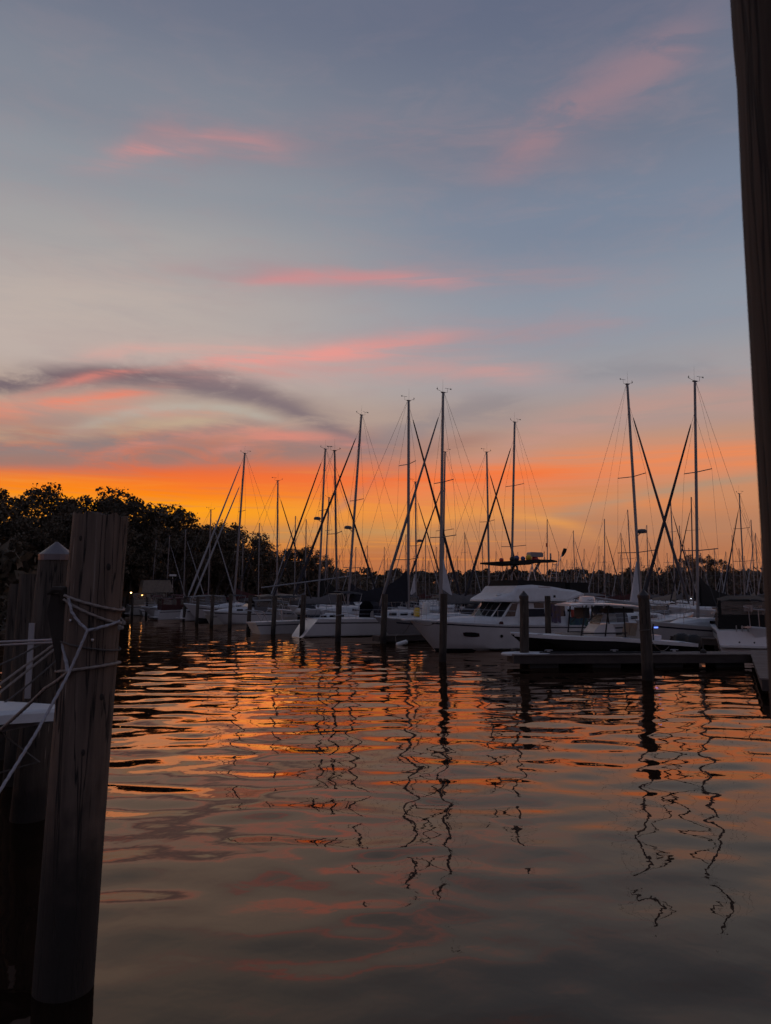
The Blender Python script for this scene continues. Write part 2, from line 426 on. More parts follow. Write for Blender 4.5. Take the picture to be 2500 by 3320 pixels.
mx = t.nodes.new('ShaderNodeMixShader'); t.links.new(fr.outputs[0], mx.inputs[0]); t.links.new(df.outputs[0], mx.inputs[1]); t.links.new(gs.outputs[0], mx.inputs[2])
ou = t.nodes.new('ShaderNodeOutputMaterial'); t.links.new(mx.outputs[0], ou.inputs[0])

# ------------------------------------------------------------------ mesh helpers
class MB:
    def __init__(s): s.v = []; s.f = []
    def add(s, vs, fs):
        k = len(s.v); s.v += [tuple(p) for p in vs]; s.f += [tuple(i + k for i in f) for f in fs]; return s
    def box(s, c, d, rz=0.0, rx=0.0, ry=0.0):
        M = Matrix.Translation(c) @ Matrix.Rotation(rz, 4, 'Z') @ Matrix.Rotation(ry, 4, 'Y') @ Matrix.Rotation(rx, 4, 'X')
        vs = [M @ Vector((x * d[0] / 2, y * d[1] / 2, z * d[2] / 2)) for x in (-1, 1) for y in (-1, 1) for z in (-1, 1)]
        return s.add(vs, [(0, 1, 3, 2), (4, 6, 7, 5), (0, 4, 5, 1), (2, 3, 7, 6), (0, 2, 6, 4), (1, 5, 7, 3)])
    def tube(s, pts, r, n=6, cap=True, flat=1.0):
        pts = [Vector(p) for p in pts]
        rs = r if isinstance(r, (list, tuple)) else [r] * len(pts)
        vs, fs = [], []
        ref = None
        for i, p in enumerate(pts):
            a = pts[max(i - 1, 0)]; b2 = pts[min(i + 1, len(pts) - 1)]
            tg = (b2 - a)
            tg = tg.normalized() if tg.length > 1e-9 else Vector((0, 0, 1))
            if ref is None:
                ref = Vector((0, 1, 0)) if abs(tg.y) < 0.9 else Vector((1, 0, 0))
            u = tg.cross(ref)
            if u.length < 1e-6:
                u = tg.orthogonal()
            u.normalize(); w = u.cross(tg); w.normalize(); ref = w
            for k in range(n):
                an = 2 * math.pi * k / n
                vs.append(p + u * (math.cos(an) * rs[i]) + w * (math.sin(an) * rs[i] * flat))
        for i in range(len(pts) - 1):
            for k in range(n):
                k2 = (k + 1) % n
                fs.append((i * n + k, i * n + k2, (i + 1) * n + k2, (i + 1) * n + k))
        if cap:
            fs.append(tuple(range(n - 1, -1, -1))); o = (len(pts) - 1) * n
            fs.append(tuple(range(o, o + n)))
        return s.add(vs, fs)
    def rope(s, pts, r, pitch=None, n=12):
        pts = [Vector(q) for q in pts]; pitch = pitch or r * 6.5
        fine_ = [pts[0]]
        for a, b2 in zip(pts, pts[1:]):
            k = max(1, int((b2 - a).length / (pitch / 5)))
            fine_ += [a.lerp(b2, (i + 1) / k) for i in range(k)]
        s0 = 0.0; rings = []; ref = None
        for i, q in enumerate(fine_):
            if i: s0 += (q - fine_[i - 1]).length
            tg = (fine_[min(i + 1, len(fine_) - 1)] - fine_[max(i - 1, 0)]).normalized()
            if ref is None: ref = tg.orthogonal().normalized()
            u = tg.cross(ref).normalized(); ref = u.cross(tg).normalized()
            tw = 2 * math.pi * s0 / pitch / 3
            rings.append([q + (u * math.cos(a) + ref * math.sin(a)) * r * (1 + 0.2 * math.cos(3 * (a - tw))) for a in [2 * math.pi * k / n for k in range(n)]])
        return s.loft(rings)
    def loft(s, rings, closed=True, cap0=True, cap1=True):
        n = len(rings[0]); vs = [p for r in rings for p in r]; fs = []
        for i in range(len(rings) - 1):
            for k in range(n if closed else n - 1):
                k2 = (k + 1) % n
                fs.append((i * n + k, i * n + k2, (i + 1) * n + k2, (i + 1) * n + k))
        if cap0: fs.append(tuple(range(n - 1, -1, -1)))
        if cap1: fs.append(tuple((len(rings) - 1) * n + k for k in range(n)))
        return s.add(vs, fs)
    def ball(s, c, r, nu=10, nv=7):
        r = r if isinstance(r, (tuple, list)) else (r, r, r)
        rings = []
        for j in range(1, nv):
            th = math.pi * j / nv
            rings.append([(c[0] + r[0] * math.sin(th) * math.cos(2 * math.pi * k / nu), c[1] + r[1] * math.sin(th) * math.sin(2 * math.pi * k / nu), c[2] + r[2] * math.cos(th)) for k in range(nu)])
        return s.loft(rings)
    def lathe(s, prof, n=14, c=(0, 0)):
        return s.loft([[(c[0] + r * math.cos(2 * math.pi * k / n), c[1] + r * math.sin(2 * math.pi * k / n), z) for k in range(n)] for r, z in prof])
    def build(s, name, mt, parent=None, smooth=False):
        me = bpy.data.meshes.new(name)
        me.from_pydata(s.v, [], s.f); me.update()
        if smooth:
            me.polygons.foreach_set('use_smooth', [True] * len(me.polygons))
            me.set_sharp_from_angle(angle=R(42))
        me.materials.append(MATS[mt])
        o = bpy.data.objects.new(name, me); COL.objects.link(o); o.parent = parent
        return o
def tag(o, label, cat, group=None):
    o['label'] = label; o['category'] = cat
    if group: o['group'] = group
    return o
def struct(o):
    o['kind'] = 'structure'; return o
def empty(name, loc=(0, 0, 0)):
    o = bpy.data.objects.new(name, None); o.location = loc; COL.objects.link(o); return o
def copy_tree(o, parent=None):
    c = o.copy(); COL.objects.link(c); c.parent = parent
    for ch in list(o.children): copy_tree(ch, c)
    return c
def text(name, body, size, mt, M, parent, ext=0.002):
    cu = bpy.data.curves.new(name, 'FONT'); cu.body = body; cu.size = size; cu.extrude = ext; cu.resolution_u = 3
    tmp = bpy.data.objects.new(name + '_c', cu); COL.objects.link(tmp)
    me = bpy.data.meshes.new_from_object(tmp)
    bpy.data.objects.remove(tmp); bpy.data.curves.remove(cu)
    me.transform(M); me.materials.clear(); me.materials.append(MATS[mt]); me.name = name
    o = bpy.data.objects.new(name, me); COL.objects.link(o); o.parent = parent
    return o

# ------------------------------------------------------------------ water surface
def make_water():
    rng = np.random.default_rng(11)
    nr, na = 980, 540
    r0, r1, half = 2.2, 150.0, R(42)
    r = np.geomspace(r0, r1, nr); a = np.linspace(-half, half, na)
    rr, aa = np.meshgrid(r, a, indexing='ij')
    X = rr * np.sin(aa); Y = rr * np.cos(aa)
    Z = np.zeros_like(X)
    dr = rr * math.log(r1 / r0) / nr
    K = 110
    lam = np.exp(rng.normal(math.log(1.2), 0.42, K))
    lam[80:] = rng.uniform(0.42, 0.8, 30)
    th = rng.normal(R(92), R(32), K)           # ripples drifting mostly along the fairway
    ph = rng.uniform(0, 2 * math.pi, K)
    slope = 0.039 * math.sqrt(2.0 / K)
    for k in range(K):
        kk = 2 * math.pi / lam[k]
        w = np.clip((lam[k] / dr - 2.5) / 3.0, 0, 1)
        amp = slope / kk * (0.55 if k >= 80 else 1.0)
        Z += w * amp * np.sin(kk * (X * math.cos(th[k]) + Y * math.sin(th[k])) + ph[k])
    # slow gusts: calmer and livelier patches
    g = 0.5 + 0.5 * np.sin(X * 0.21 + 1.3 * np.sin(Y * 0.13)) * np.sin(Y * 0.17 + 0.6)
    near = np.clip((rr - 4.0) / 16.0, 0, 1)
    Z *= (0.46 + 0.66 * near) * (0.75 + 0.5 * g)
    edge = np.clip((half - np.abs(aa)) / R(2), 0, 1) * np.clip((rr - r0) / 0.6, 0, 1) * np.clip((r1 - rr) / 20, 0, 1)
    Z *= edge
    V = np.stack([X.ravel(), Y.ravel(), Z.ravel()], 1)
    idx = np.arange(nr * na).reshape(nr, na)
    Q = np.stack([idx[:-1, :-1].ravel(), idx[:-1, 1:].ravel(), idx[1:, 1:].ravel(), idx[1:, :-1].ravel()], 1)
    # flat remainder of the basin: behind and beside the camera, and the far reach
    ex, eq = [], []
    def flat(rs, an):
        k = len(V) + len(ex)
        for q in rs:
            for w in an: ex.append((q * math.sin(w), q * math.cos(w), 0.0))
        n = len(an)
        for i in range(len(rs) - 1):
            for j in range(n - 1):
                eq.append((k + i * n + j, k + i * n + j + 1, k + (i + 1) * n + j + 1, k + (i + 1) * n + j))
    flat([0.01, r0, 20, r1], np.linspace(half, 2 * math.pi - half, 40))
    flat([0.01, r0], np.linspace(-half, half, 10))
    flat([r1, 400, 1500], np.linspace(0, 2 * math.pi, 61))
    V = np.vstack([V, np.array(ex)]); Q = np.vstack([Q, np.array(eq)])
    me = bpy.data.meshes.new('water')
    me.vertices.add(len(V)); me.vertices.foreach_set('co', V.astype(np.float32).ravel())
    me.loops.add(len(Q) * 4); me.loops.foreach_set('vertex_index', Q.astype(np.int32).ravel())
    me.polygons.add(len(Q)); me.polygons.foreach_set('loop_start', np.arange(0, len(Q) * 4, 4, dtype=np.int32))
    me.polygons.foreach_set('use_smooth', np.ones(len(Q), dtype=bool))
    me.update(calc_edges=True)
    me.materials.append(MATS['water'])
    o = bpy.data.objects.new('water', me); COL.objects.link(o)
    return struct(o)
make_water()

# ------------------------------------------------------------------ shore
SHORE = [(-23, 20), (-25, 33), (-29, 55), (-33, 75), (-37, 95), (-39.5, 112), (-36.5, 130), (-31, 155), (-27, 178), (-22, 200), (-15, 225),
         (-4, 262), (14, 300), (45, 318), (72, 290), (84, 250), (110, 232), (170, 215), (320, 190)]
def make_land():
    mb = MB()
    pts = [Vector((x, y, 0)) for x, y in SHORE]
    rows = []
    for i, p in enumerate(pts):
        a = pts[max(i - 1, 0)]; b2 = pts[min(i + 1, len(pts) - 1)]
        tg = (b2 - a).normalized(); n = Vector((-tg.y, tg.x, 0))
        j = 0.5 * math.sin(i * 2.3)
        rows.append([p + n * d + Vector((0, 0, z)) for d, z in ((-1.0, -0.8), (0.4 + j, 0.25), (3 + j, 1.0), (14, 1.6), (45, 2.2), (700, 5.0))])
    mb.loft(rows, closed=False, cap0=False, cap1=False)
    return struct(mb.build('shore_ground', 'earth', None, True))
make_land()

# ------------------------------------------------------------------ trees
def leaf_cloud(rng, centres, radii, per, size, squash=0.85):
    C = np.repeat(centres, per, axis=0); Rr = np.repeat(radii, per)
    n = len(C)
    d = rng.normal(size=(n, 3)); d /= np.linalg.norm(d, axis=1)[:, None]
    rad = Rr * rng.uniform(0.15, 1.0, n) ** 0.55
    p = C + d * rad[:, None] * np.array([1, 1, squash])
    u = rng.normal(size=(n, 3)); u /= np.linalg.norm(u, axis=1)[:, None]
    w = np.cross(u, rng.normal(size=(n, 3))); w /= np.linalg.norm(w, axis=1)[:, None]
    s = (size * np.clip(np.exp(rng.normal(-0.08, 0.38, n)), 0.35, 2.2))[:, None]
    a = u * s * 0.5; b2 = w * s * 0.36
    V = np.stack([p - a, p - b2 * 0.9 + a * 0.1, p + a, p + b2], 1).reshape(-1, 3)
    Q = np.arange(n * 4).reshape(n, 4)
    return V, Q
def quads_mesh(name, V, Q, mt):
    me = bpy.data.meshes.new(name)
    me.vertices.add(len(V)); me.vertices.foreach_set('co', V.astype(np.float32).ravel())
    me.loops.add(len(Q) * 4); me.loops.foreach_set('vertex_index', Q.astype(np.int32).ravel())
    me.polygons.add(len(Q)); me.polygons.foreach_set('loop_start', np.arange(0, len(Q) * 4, 4, dtype=np.int32))
    me.update(calc_edges=True); me.materials.append(MATS[mt])
    return me
def make_tree(seed, H, W, clumps, per, size, mt='leaf', low=0.26):
    """root > trunk, crown; H metres tall, W crown radius"""
    rng = np.random.default_rng(seed)
    root = empty('broadleaf_tree')
    cz = H * (0.62 if low > 0.2 else 0.52); hz = H * (0.38 if low > 0.2 else 0.48)
    cs, rs = [], []
    while len(cs) < clumps:
        d = rng.normal(size=3); d /= np.linalg.norm(d)
        k = rng.uniform(0.25, 1.0) ** 0.45
        p = np.array([d[0] * W * k, d[1] * W * k, cz + d[2] * hz * k])
        if p[2] < H * low: continue
        rr = W * rng.uniform(0.15, 0.30)
        if p[2] + rr * 0.7 > H: p[2] = H - rr * 0.7
        cs.append(p); rs.append(rr)
    V, Q = leaf_cloud(rng, np.array(cs), np.array(rs), per, size)
    crown = bpy.data.objects.new('crown', quads_mesh('crown', V, Q, mt)); COL.objects.link(crown); crown.parent = root
    mb = MB()
    tr = H * 0.019
    top = Vector((rng.uniform(-.4, .4), rng.uniform(-.4, .4), H * 0.55))
    mb.tube([(0, 0, -1.2), (0, 0, 0.2), (top.x * .4, top.y * .4, H * 0.25), top], [tr * 1.5, tr * 1.15, tr * 0.95, tr * 0.5], 7)
    for p in [cs[i] for i in rng.choice(len(cs), min(12, len(cs)), replace=False)]:
        s0 = Vector((top.x * .5, top.y * .5, min(H * rng.uniform(0.22, 0.5), p[2] * 0.8)))
        e = Vector(p); mid = s0.lerp(e, 0.5) + Vector((0, 0, 0.35))
        mb.tube([s0, mid, e], [tr * 0.5, tr * 0.3, tr * 0.1], 5)
    mb.build('trunk', 'bark', root, True)
    return root

# five crown shapes for the near wood, three for the far shore; each tree is a copy with its own size and turn
near_protos = [make_tree(20 + i, 15.0, 5.6 + 0.5 * (i % 3), 46 + 3 * i, 175, 0.34) for i in range(5)]
far_protos = [make_tree(40 + i, 12.0, 6.4, 34, 95, 0.8, 'leaf_far', 0.12) for i in range(3)]
used = set()
def place_tree(protos, i, px, ytop, Y, label, group, wide=1.0, h0=0.9):
    p = protos[i % len(protos)]
    if p.name in used: o = copy_tree(p)
    else: o = p; used.add(p.name)
    base = at(px, 1925, Y); base.z = h0
    top = at(px, ytop, Y).z
    s = (top - h0) / (15.0 if protos is near_protos else 12.0)
    o.location = base; o.scale = (s * wide, s * wide, s); o.rotation_euler = (0, 0, i * 1.7)
    tag(o, label, 'tree', group)
    return o
NW = [(-60, 1610, 88), (35, 1578, 96), (140, 1566, 100), (215, 1640, 92), (-10, 1650, 84), (95, 1680, 86), (265, 1610, 106), (345, 1576, 112), (410, 1598, 116), (310, 1680, 100), (480, 1640, 122),
      (545, 1640, 126), (600, 1664, 131), (655, 1690, 140), (705, 1688, 146), (758, 1702, 156), (800, 1722, 164), (845, 1752, 176),
      (420, 1700, 108), (560, 1730, 118), (700, 1760, 136)]
for i, (px, yt, Y) in enumerate(NW):
    where = 'behind the capped pilings' if px < 240 else 'behind the massive roped piling' if px < 430 else 'behind the flybridge cruiser' if px < 620 else 'sloping down behind the twin furled headsails'
    place_tree(near_protos, i, px, yt, Y, 'tall dark broadleaf tree of the wood ' + where, 'trees of the wood on the near bank', 1.05 + 0.1 * math.sin(i * 2.1))
for i, (px, yt, Y) in enumerate([(905, 1800, 200), (945, 1764, 205), (995, 1768, 212), (1035, 1800, 225), (1075, 1835, 245)]):
    place_tree(near_protos, i + 2, px, yt, Y, 'rounded tree where the near wood falls off to the far shore', 'trees at the end of the near wood', 0.95)
k = 0
rt = random.Random(5)
for px in range(1110, 2520, 30):
    yt = 1866 - 14 * math.sin(px * 0.031) ** 2 - rt.uniform(0, 13)
    if px > 1900: yt += 6
    Y = 345 + rt.uniform(-12, 25)
    if px > 2050: Y = 290 + rt.uniform(-12, 25)
    where = 'before the wood ends' if px < 1270 else 'behind the tallest masts' if px < 1480 else 'under the trawler hardtop' if px < 1790 else 'past the trawler stern' if px < 2050 else 'behind the bushy tree clump'
    place_tree(far_protos, k, px + rt.uniform(-8, 8), yt, Y, 'low dark tree in the far shore line ' + where, 'trees along the far shore', rt.uniform(1.1, 1.6), 1.5); k += 1
for i, (px, yt, Y) in enumerate([(2005, 1868, 262), (2055, 1838, 268), (2105, 1838, 262), (2195, 1822, 262), (2240, 1796, 268), (2290, 1800, 262), (2330, 1812, 266), (2372, 1836, 262), (2420, 1842, 266), (2460, 1850, 262)]):
    place_tree(near_protos, i, px, yt, Y, 'bushy tree in the clump rising behind the crowded masts', 'trees in the clump behind the masts', 0.85)

# dense undergrowth that closes the wood below the crowns (reads as one mass)
def undergrowth():
    rng = np.random.default_rng(3)
    cs, rs = [], []
    for i in range(3, len(SHORE) - 1):
        a = np.array(SHORE[i], float); b2 = np.array(SHORE[i + 1], float)
        L = np.linalg.norm(b2 - a); tg = (b2 - a) / L; n = np.array([-tg[1], tg[0]])
        far = a[1] > 220
        for q in range(int(L / (0.8 if far else 0.5))):
            p = a + tg * rng.uniform(0, L) + n * rng.uniform(3.0, 16)
            r = rng.uniform(1.8, 3.6) * (1.35 if far else 1.35 if a[1] > 140 else 1.1)
            cs.append((p[0], p[1], 1.0 + rng.uniform(0.1, 1.7) * r)); rs.append(r)
    V, Q = leaf_cloud(rng, np.array(cs), np.array(rs), 85, 1.15)
    o = bpy.data.objects.new('undergrowth', quads_mesh('undergrowth', V, Q, 'leaf')); COL.objects.link(o)
    o['kind'] = 'stuff'; tag(o, 'dark leafy undergrowth closing the shore below the trees', 'undergrowth')
undergrowth()
# shrubs and rip-rap on the near bank beside the pilings
def shrub(px, Y, h, seed):
    rng = np.random.default_rng(seed)
    p = at(px, 1925, Y)
    root = empty('bank_shrub', (p.x, p.y, 0.7))
    cs = [(rng.uniform(-h * .5, h * .5), rng.uniform(-h * .4, h * .4), rng.uniform(0.2, 0.85) * h) for _ in range(10)]
    V, Q = leaf_cloud(rng, np.array(cs), np.full(10, h * 0.3), 160, 0.2)
    c = bpy.data.objects.new('foliage', quads_mesh('foliage', V, Q, 'leaf')); COL.objects.link(c); c.parent = root
    mb = MB()
    for q in range(5): mb.tube([(0, 0, -0.6), Vector(cs[q]) * 0.6, cs[q]], [0.03, 0.02, 0.008], 4)
    mb.build('stem', 'bark', root)
    return tag(root, 'leafy shrub on the stony bank behind the capped piling', 'shrub', 'shrubs on the stony bank')
for i, (px, Y, h) in enumerate([(-30, 46, 2.2), (10, 52, 2.0), (48, 60, 2.4), (-60, 40, 2.0), (80, 68, 2.2)]): shrub(px, Y, h, 70 + i)
def boulder(x, y, z, r, seed):
    rng = random.Random(seed)
    mb = MB(); mb.ball((0, 0, 0), (r, r * rng.uniform(.7, 1), r * rng.uniform(.5, .8)), 9, 6)
    mb.v = [(a * (1 + rng.uniform(-.18, .18)), b2 * (1 + rng.uniform(-.18, .18)), c * (1 + rng.uniform(-.18, .18))) for a, b2, c in mb.v]
    o = mb.build('boulder', 'rock'); o.location = (x, y, z); o.rotation_euler = (0, 0, seed)
    return tag(o, 'grey rip-rap stone at the water edge of the bank', 'stone', 'rip-rap stones on the bank')
rb = random.Random(9)
for i in range(46):
    u = rb.uniform(0, 3.99); j = int(u); fr = u - j
    x = SHORE[j][0] * (1 - fr) + SHORE[j + 1][0] * fr; y = SHORE[j][1] * (1 - fr) + SHORE[j + 1][1] * fr
    boulder(x - rb.uniform(-0.3, 2.2), y, rb.uniform(0.1, 0.7), rb.uniform(0.3, 0.75), i)

# ------------------------------------------------------------------ pilings
def piling_mesh(mb, base, top, d0, d1, n=16, seed=0, below=1.2):
    rng = random.Random(seed)
    base = Vector(base); top = Vector(top)
    ax = (top - base).normalized(); b0 = base - ax * below
    ux = Vector((1, 0, 0)); ux = (ux - ax * ux.dot(ax)).normalized(); uy = ax.cross(ux)
    ph = [rng.uniform(0, 6.28) for _ in range(3)]
    m_ = 9; rings = []
    for i in range(m_):
        t_ = i / (m_ - 1); c = b0.lerp(top, t_); r = (d0 + (d1 - d0) * t_) / 2
        c = c + ux * 0.008 * math.sin(5 * t_ + ph[0])
        rings.append([c + (ux * math.cos(2 * math.pi * k / n) + uy * math.sin(2 * math.pi * k / n)) * r * (1 + 0.02 * math.sin(3 * 2 * math.pi * k / n + ph[1] + 4 * t_)) for k in range(n)])
    if n > 24:
        for k in range(n):
            q = rings[-1][k]; rings[-1][k] = q + ax * rng.uniform(-0.022, 0.006) + (top - q) * rng.uniform(0, 0.05)
    mb.loft(rings)
    return ax, ux, uy
def cap_mesh(mb, top, d, h, drop=0.1, n=16):
    top = Vector(top); r = d / 2 + 0.012
    prof = [(r, -drop), (r + 0.004, -0.01), (r + 0.004, 0.0), (r * 0.55, h * 0.48), (0.012, h)]
    mb.loft([[(top.x + q * math.cos(2 * math.pi * k / n), top.y + q * math.sin(2 * math.pi * k / n), top.z + z) for k in range(n)] for q, z in prof])
GP = 'mooring pilings along the slips'
def piling(px, Y, ytop, label, group=None, d=0.30, capd=None, lean=0.0, seed=0):
    b0 = at(px, 1925, Y); b0.z = 0
    tp = at(px, ytop, Y); tp.x += lean
    root = empty('mooring_piling', b0)
    mb = MB(); piling_mesh(mb, (0, 0, 0), tp - b0, d * 1.08, d, 12, seed)
    mb.build('post', 'piling_wood', root, True)
    if capd:
        mc = MB(); cap_mesh(mc, tp - b0, d, capd); mc.build('cap', 'cap_black', root)
    return tag(root, label, 'piling', group)
for i, (px, Y, yt, ln) in enumerate([(404, 96, 1935, 0), (430, 94, 1936, 0.05), (476, 91, 1936, 0.1), (531, 86, 1936, 0.08), (563, 81, 1930, 0.05), (599, 77, 1937, 0.05),
                                     (640, 71, 1934, 0.08), (688, 66, 1930, 0.08), (747, 60.5, 1929, 0.05), (808, 55.5, 1930, 0.1), (888, 51.5, 1932, 0.08)]):
    nth = ['second', 'third', 'fourth', 'fifth', 'sixth', 'seventh', 'eighth', 'ninth', 'tenth', 'eleventh', 'twelfth'][10 - i]
    piling(px, Y, yt, 'plain slip piling, %s counting along the row from the white transom boat' % nth, GP, 0.31, None, ln, i)
piling(980, 48.5, 1929, 'wooden piling beside the white transom of the boat with davits', None, 0.33, None, 0.12, 31)
piling(1096, 44.0, 1928, 'wooden piling with a rope tied round it beside the scoop stern', None, 0.33, None, 0.1, 32)
piling(1243, 42.5, 1926, 'wooden piling at the end of the finger dock between sailboat and trawler', None, 0.33, None, 0.08, 33)
piling(1434, 31.0, 1925, 'flat-topped wooden piling standing before the trawler bow', None, 0.30, None, 0.06, 34)
piling(1696, 29.0, 1932, 'wooden piling with dark pointed cap at the dock end plate', None, 0.345, 0.2, 0.03, 35)
piling(1775, 36.4, 1932, 'slim wooden piling rising between trawler cockpit and motorboat bow', None, 0.29, None, 0.0, 36)
piling(2090, 24.6, 1930, 'thick mottled piling with pointed cap before the long finger dock', None, 0.36, 0.21, -0.04, 37)
# rope on the scoop-stern piling and on the thick one
def ring_rope(name, c, r, z, tilt, rr, mt, label, parent=None):
    mb = MB(); mb.tube([(c[0] + r * math.cos(a), c[1] + r * math.sin(a), z + tilt * math.cos(a)) for a in np.linspace(0, 2 * math.pi, 25)], rr, 6)
    o = mb.build(name, mt, parent, True)
    if label: tag(o, label, 'rope')
    return o
pb = at(1096, 1925, 44.0)
ring_rope('mooring_line', (pb.x + 0.07, pb.y), 0.185, 1.55, 0.02, 0.02, 'rope', 'pale rope looped round the piling by the scoop stern')
pb = at(2090, 1925, 24.6)
ring_rope('mooring_line', (pb.x - 0.015, pb.y), 0.195, 1.62, 0.02, 0.018, 'rope_dark', 'dark rope looped round the thick mottled piling')

# ------------------------------------------------------------------ foreground pilings
def fg():
    b0 = at(205, 3211, 5.62); tp = at(325, 1668, 5.62)
    b0.z = 0.0
    root = empty('mooring_piling', b0)
    mb = MB(); ax, ux, uy = piling_mesh(mb, (0, 0, 0), tp - b0, 0.415, 0.405, 44, 3)
    post = mb.build('post', 'near_piling_wood', root, True)
    # dark rub board with a hooked head bolted to its flank
    md = MB()
    def loc(px, py, Y): return at(px, py, Y) - b0
    pts = [(193, 1925, 5.52), (186, 1985, 5.52), (196, 2070, 5.5), (204, 2150, 5.5), (200, 2250, 5.5), (196, 2340, 5.5)]
    rings = []
    for (px, py, Y), hw in zip(pts, (0.05, 0.062, 0.05, 0.036, 0.03, 0.022)):
        c = loc(px, py, Y); rings.append([c + Vector((-hw, -0.03, 0)), c + Vector((hw, -0.03, 0)), c + Vector((hw, 0.05, 0)), c + Vector((-hw, 0.05, 0))])
    md.loft(rings)
    rb_ = md.build('rub_board', 'dark_wood', root)
    mh = MB(); h0 = loc(193, 1925, 5.5)
    mh.tube([h0 + Vector((0.05, 0, -0.06)), h0 + Vector((0.03, -0.02, 0.03)), h0 + Vector((-0.03, -0.03, 0.03)), h0 + Vector((-0.075, -0.03, 0.0))], [0.035, 0.035, 0.026, 0.012], 7)
    mh.build('hook', 'dark_wood', rb_, True)
    for px, py in ((229, 2012), (300, 2075)): MB().ball(loc(px, py, 5.41), 0.012, 8, 5).build('bolt', 'steel', root, True)
    for px, py, s_ in ((352, 1838, 1.2), (262, 1745, 0.9), (330, 2260, 1.1), (270, 2440, 1.0)): MB().ball(loc(px, py, 5.425), (0.014 * s_, 0.012, 0.024 * s_), 9, 6).build('knot', 'dark_wood', root, True)
    tag(root, 'massive weathered piling with flat sawn top and several mooring ropes', 'piling')
    axis = lambda py: (tp - b0) * ((py - 3211) / (1668 - 3211)) + b0
    # ropes round it: front half follows photo points, back half closes behind
    def wrap(name, pL, pR, rr, mt, label, sag=0.0):
        cL = axis(pL); cR = axis(pR); r = 0.213 + rr * 0.6
        zL = at(240, pL, 5.6).z; zR = at(390, pR, 5.6).z
        pts = []
        for a in np.linspace(0, 2 * math.pi, 41):
            f_ = (1 + math.cos(a)) / 2
            z = zL + (zR - zL) * f_ - sag * max(0, -math.sin(a)) * (1 - abs(math.cos(a)))
            q = (z - b0.z) / (tp.z - b0.z); c = b0.lerp(tp, q)
            pts.append((c.x + r * math.cos(a), c.y + r * math.sin(a), z))
        mb2 = MB(); mb2.rope(pts, rr)
        tag(mb2.build(name, mt, None, True), label, 'rope')
    wrap('mooring_rope', 1922, 1978, 0.0105, 'rope_tan', 'upper tan rope wound round the massive flat-topped piling')
    wrap('mooring_rope', 1930, 2020, 0.0100, 'rope_tan', 'second tan rope slanting round the massive flat-topped piling')
    wrap('mooring_rope', 2175, 2150, 0.0105, 'rope_tan', 'lowest rope wound round the massive piling below the knot')
    wrap('mooring_rope', 2072, 2108, 0.006, 'rope_dark', 'thin dark cord round the massive piling below the bowline')
    def line(name, pts, rr, mt, label, sag=0.0, n=14):
        P = [at(*p) for p in pts]; out = []
        for i in range(len(P) - 1):
            for j in range(n if i < len(P) - 2 else n + 1):
                t_ = j / n; q = P[i].lerp(P[i + 1], t_); q.z -= sag * 4 * t_ * (1 - t_); out.append(q)
        mb2 = MB(); mb2.rope(out, rr)
        o = mb2.build(name, mt, None, True)
        if label: tag(o, label, 'rope')
        return o
    line('mooring_line', [(222, 1940, 5.40), (233, 1985, 5.385), (258, 2020, 5.375), (284, 2043, 5.365)], 0.0095, 'rope', 'short rope leg running from hook to bowline on the massive piling')
    line('mooring_line', [(284, 2043, 5.365), (330, 2032, 5.39), (388, 2014, 5.53)], 0.0095, 'rope', 'doubled rope loop from the bowline to the knot on the piling flank', 0.004)
    line('mooring_line', [(284, 2043, 5.36), (222, 2185, 5.28), (120, 2372, 5.0), (-40, 2625, 4.6)], 0.0095, 'rope', 'bright braided line running taut from the bowline down to the water side', 0.003)
    line('mooring_line', [(203, 2088, 5.48), (221, 2180, 5.38)], 0.012, 'rope', 'short pale rope falling from rub board to crossing lines')
    line('mooring_line', [(221, 2180, 5.37), (150, 2230, 5.6), (0, 2368, 6.3), (-120, 2470, 6.9)], 0.0125, 'rope_tan', 'tan line leading from the lowest wrap down over the white bow', 0.006)
    line('mooring_line', [(206, 2073, 5.52), (-100, 2085, 7.6)], 0.0085, 'rope', 'upper of the two level pale lines crossing the capped piling')
    line('mooring_line', [(206, 2081, 5.52), (-100, 2097, 7.6)], 0.0085, 'rope', 'lower of the two level pale lines crossing the capped piling')
    line('mooring_line', [(172, 2092, 8.9), (-60, 2262, 8.6)], 0.013, 'rope_tan', 'upper of the two slanting lines from the capped piling')
    line('mooring_line', [(188, 2096, 8.9), (-60, 2292, 8.6)], 0.013, 'rope_tan', 'lower of the two slanting lines from the capped piling')
    line('mooring_line', [(190, 2135, 8.8), (0, 2288, 8.5), (-60, 2330, 8.4)], 0.010, 'rope_dark', 'thin dark line slanting under the paired lines to the white bow', 0.02)
    line('mooring_line', [(195, 2048, 8.9), (150, 2080, 8.8), (40, 2138, 8.7), (-60, 2180, 8.6)], 0.010, 'rope_dark', 'thin frayed cord drooping across the capped piling')
    mk = MB(); kc = at(393, 2022, 5.53)
    rg = random.Random(4)
    for q in range(7):
        c = kc + Vector((rg.uniform(-.012, .018), rg.uniform(-.02, .02), rg.uniform(-.05, .02))); mk.ball(c, (0.014, 0.012, 0.017), 7, 5)
    tag(mk.build('rope_knot', 'rope_tan', None, True), 'lumpy rope knot on the flank of the massive piling', 'knot')

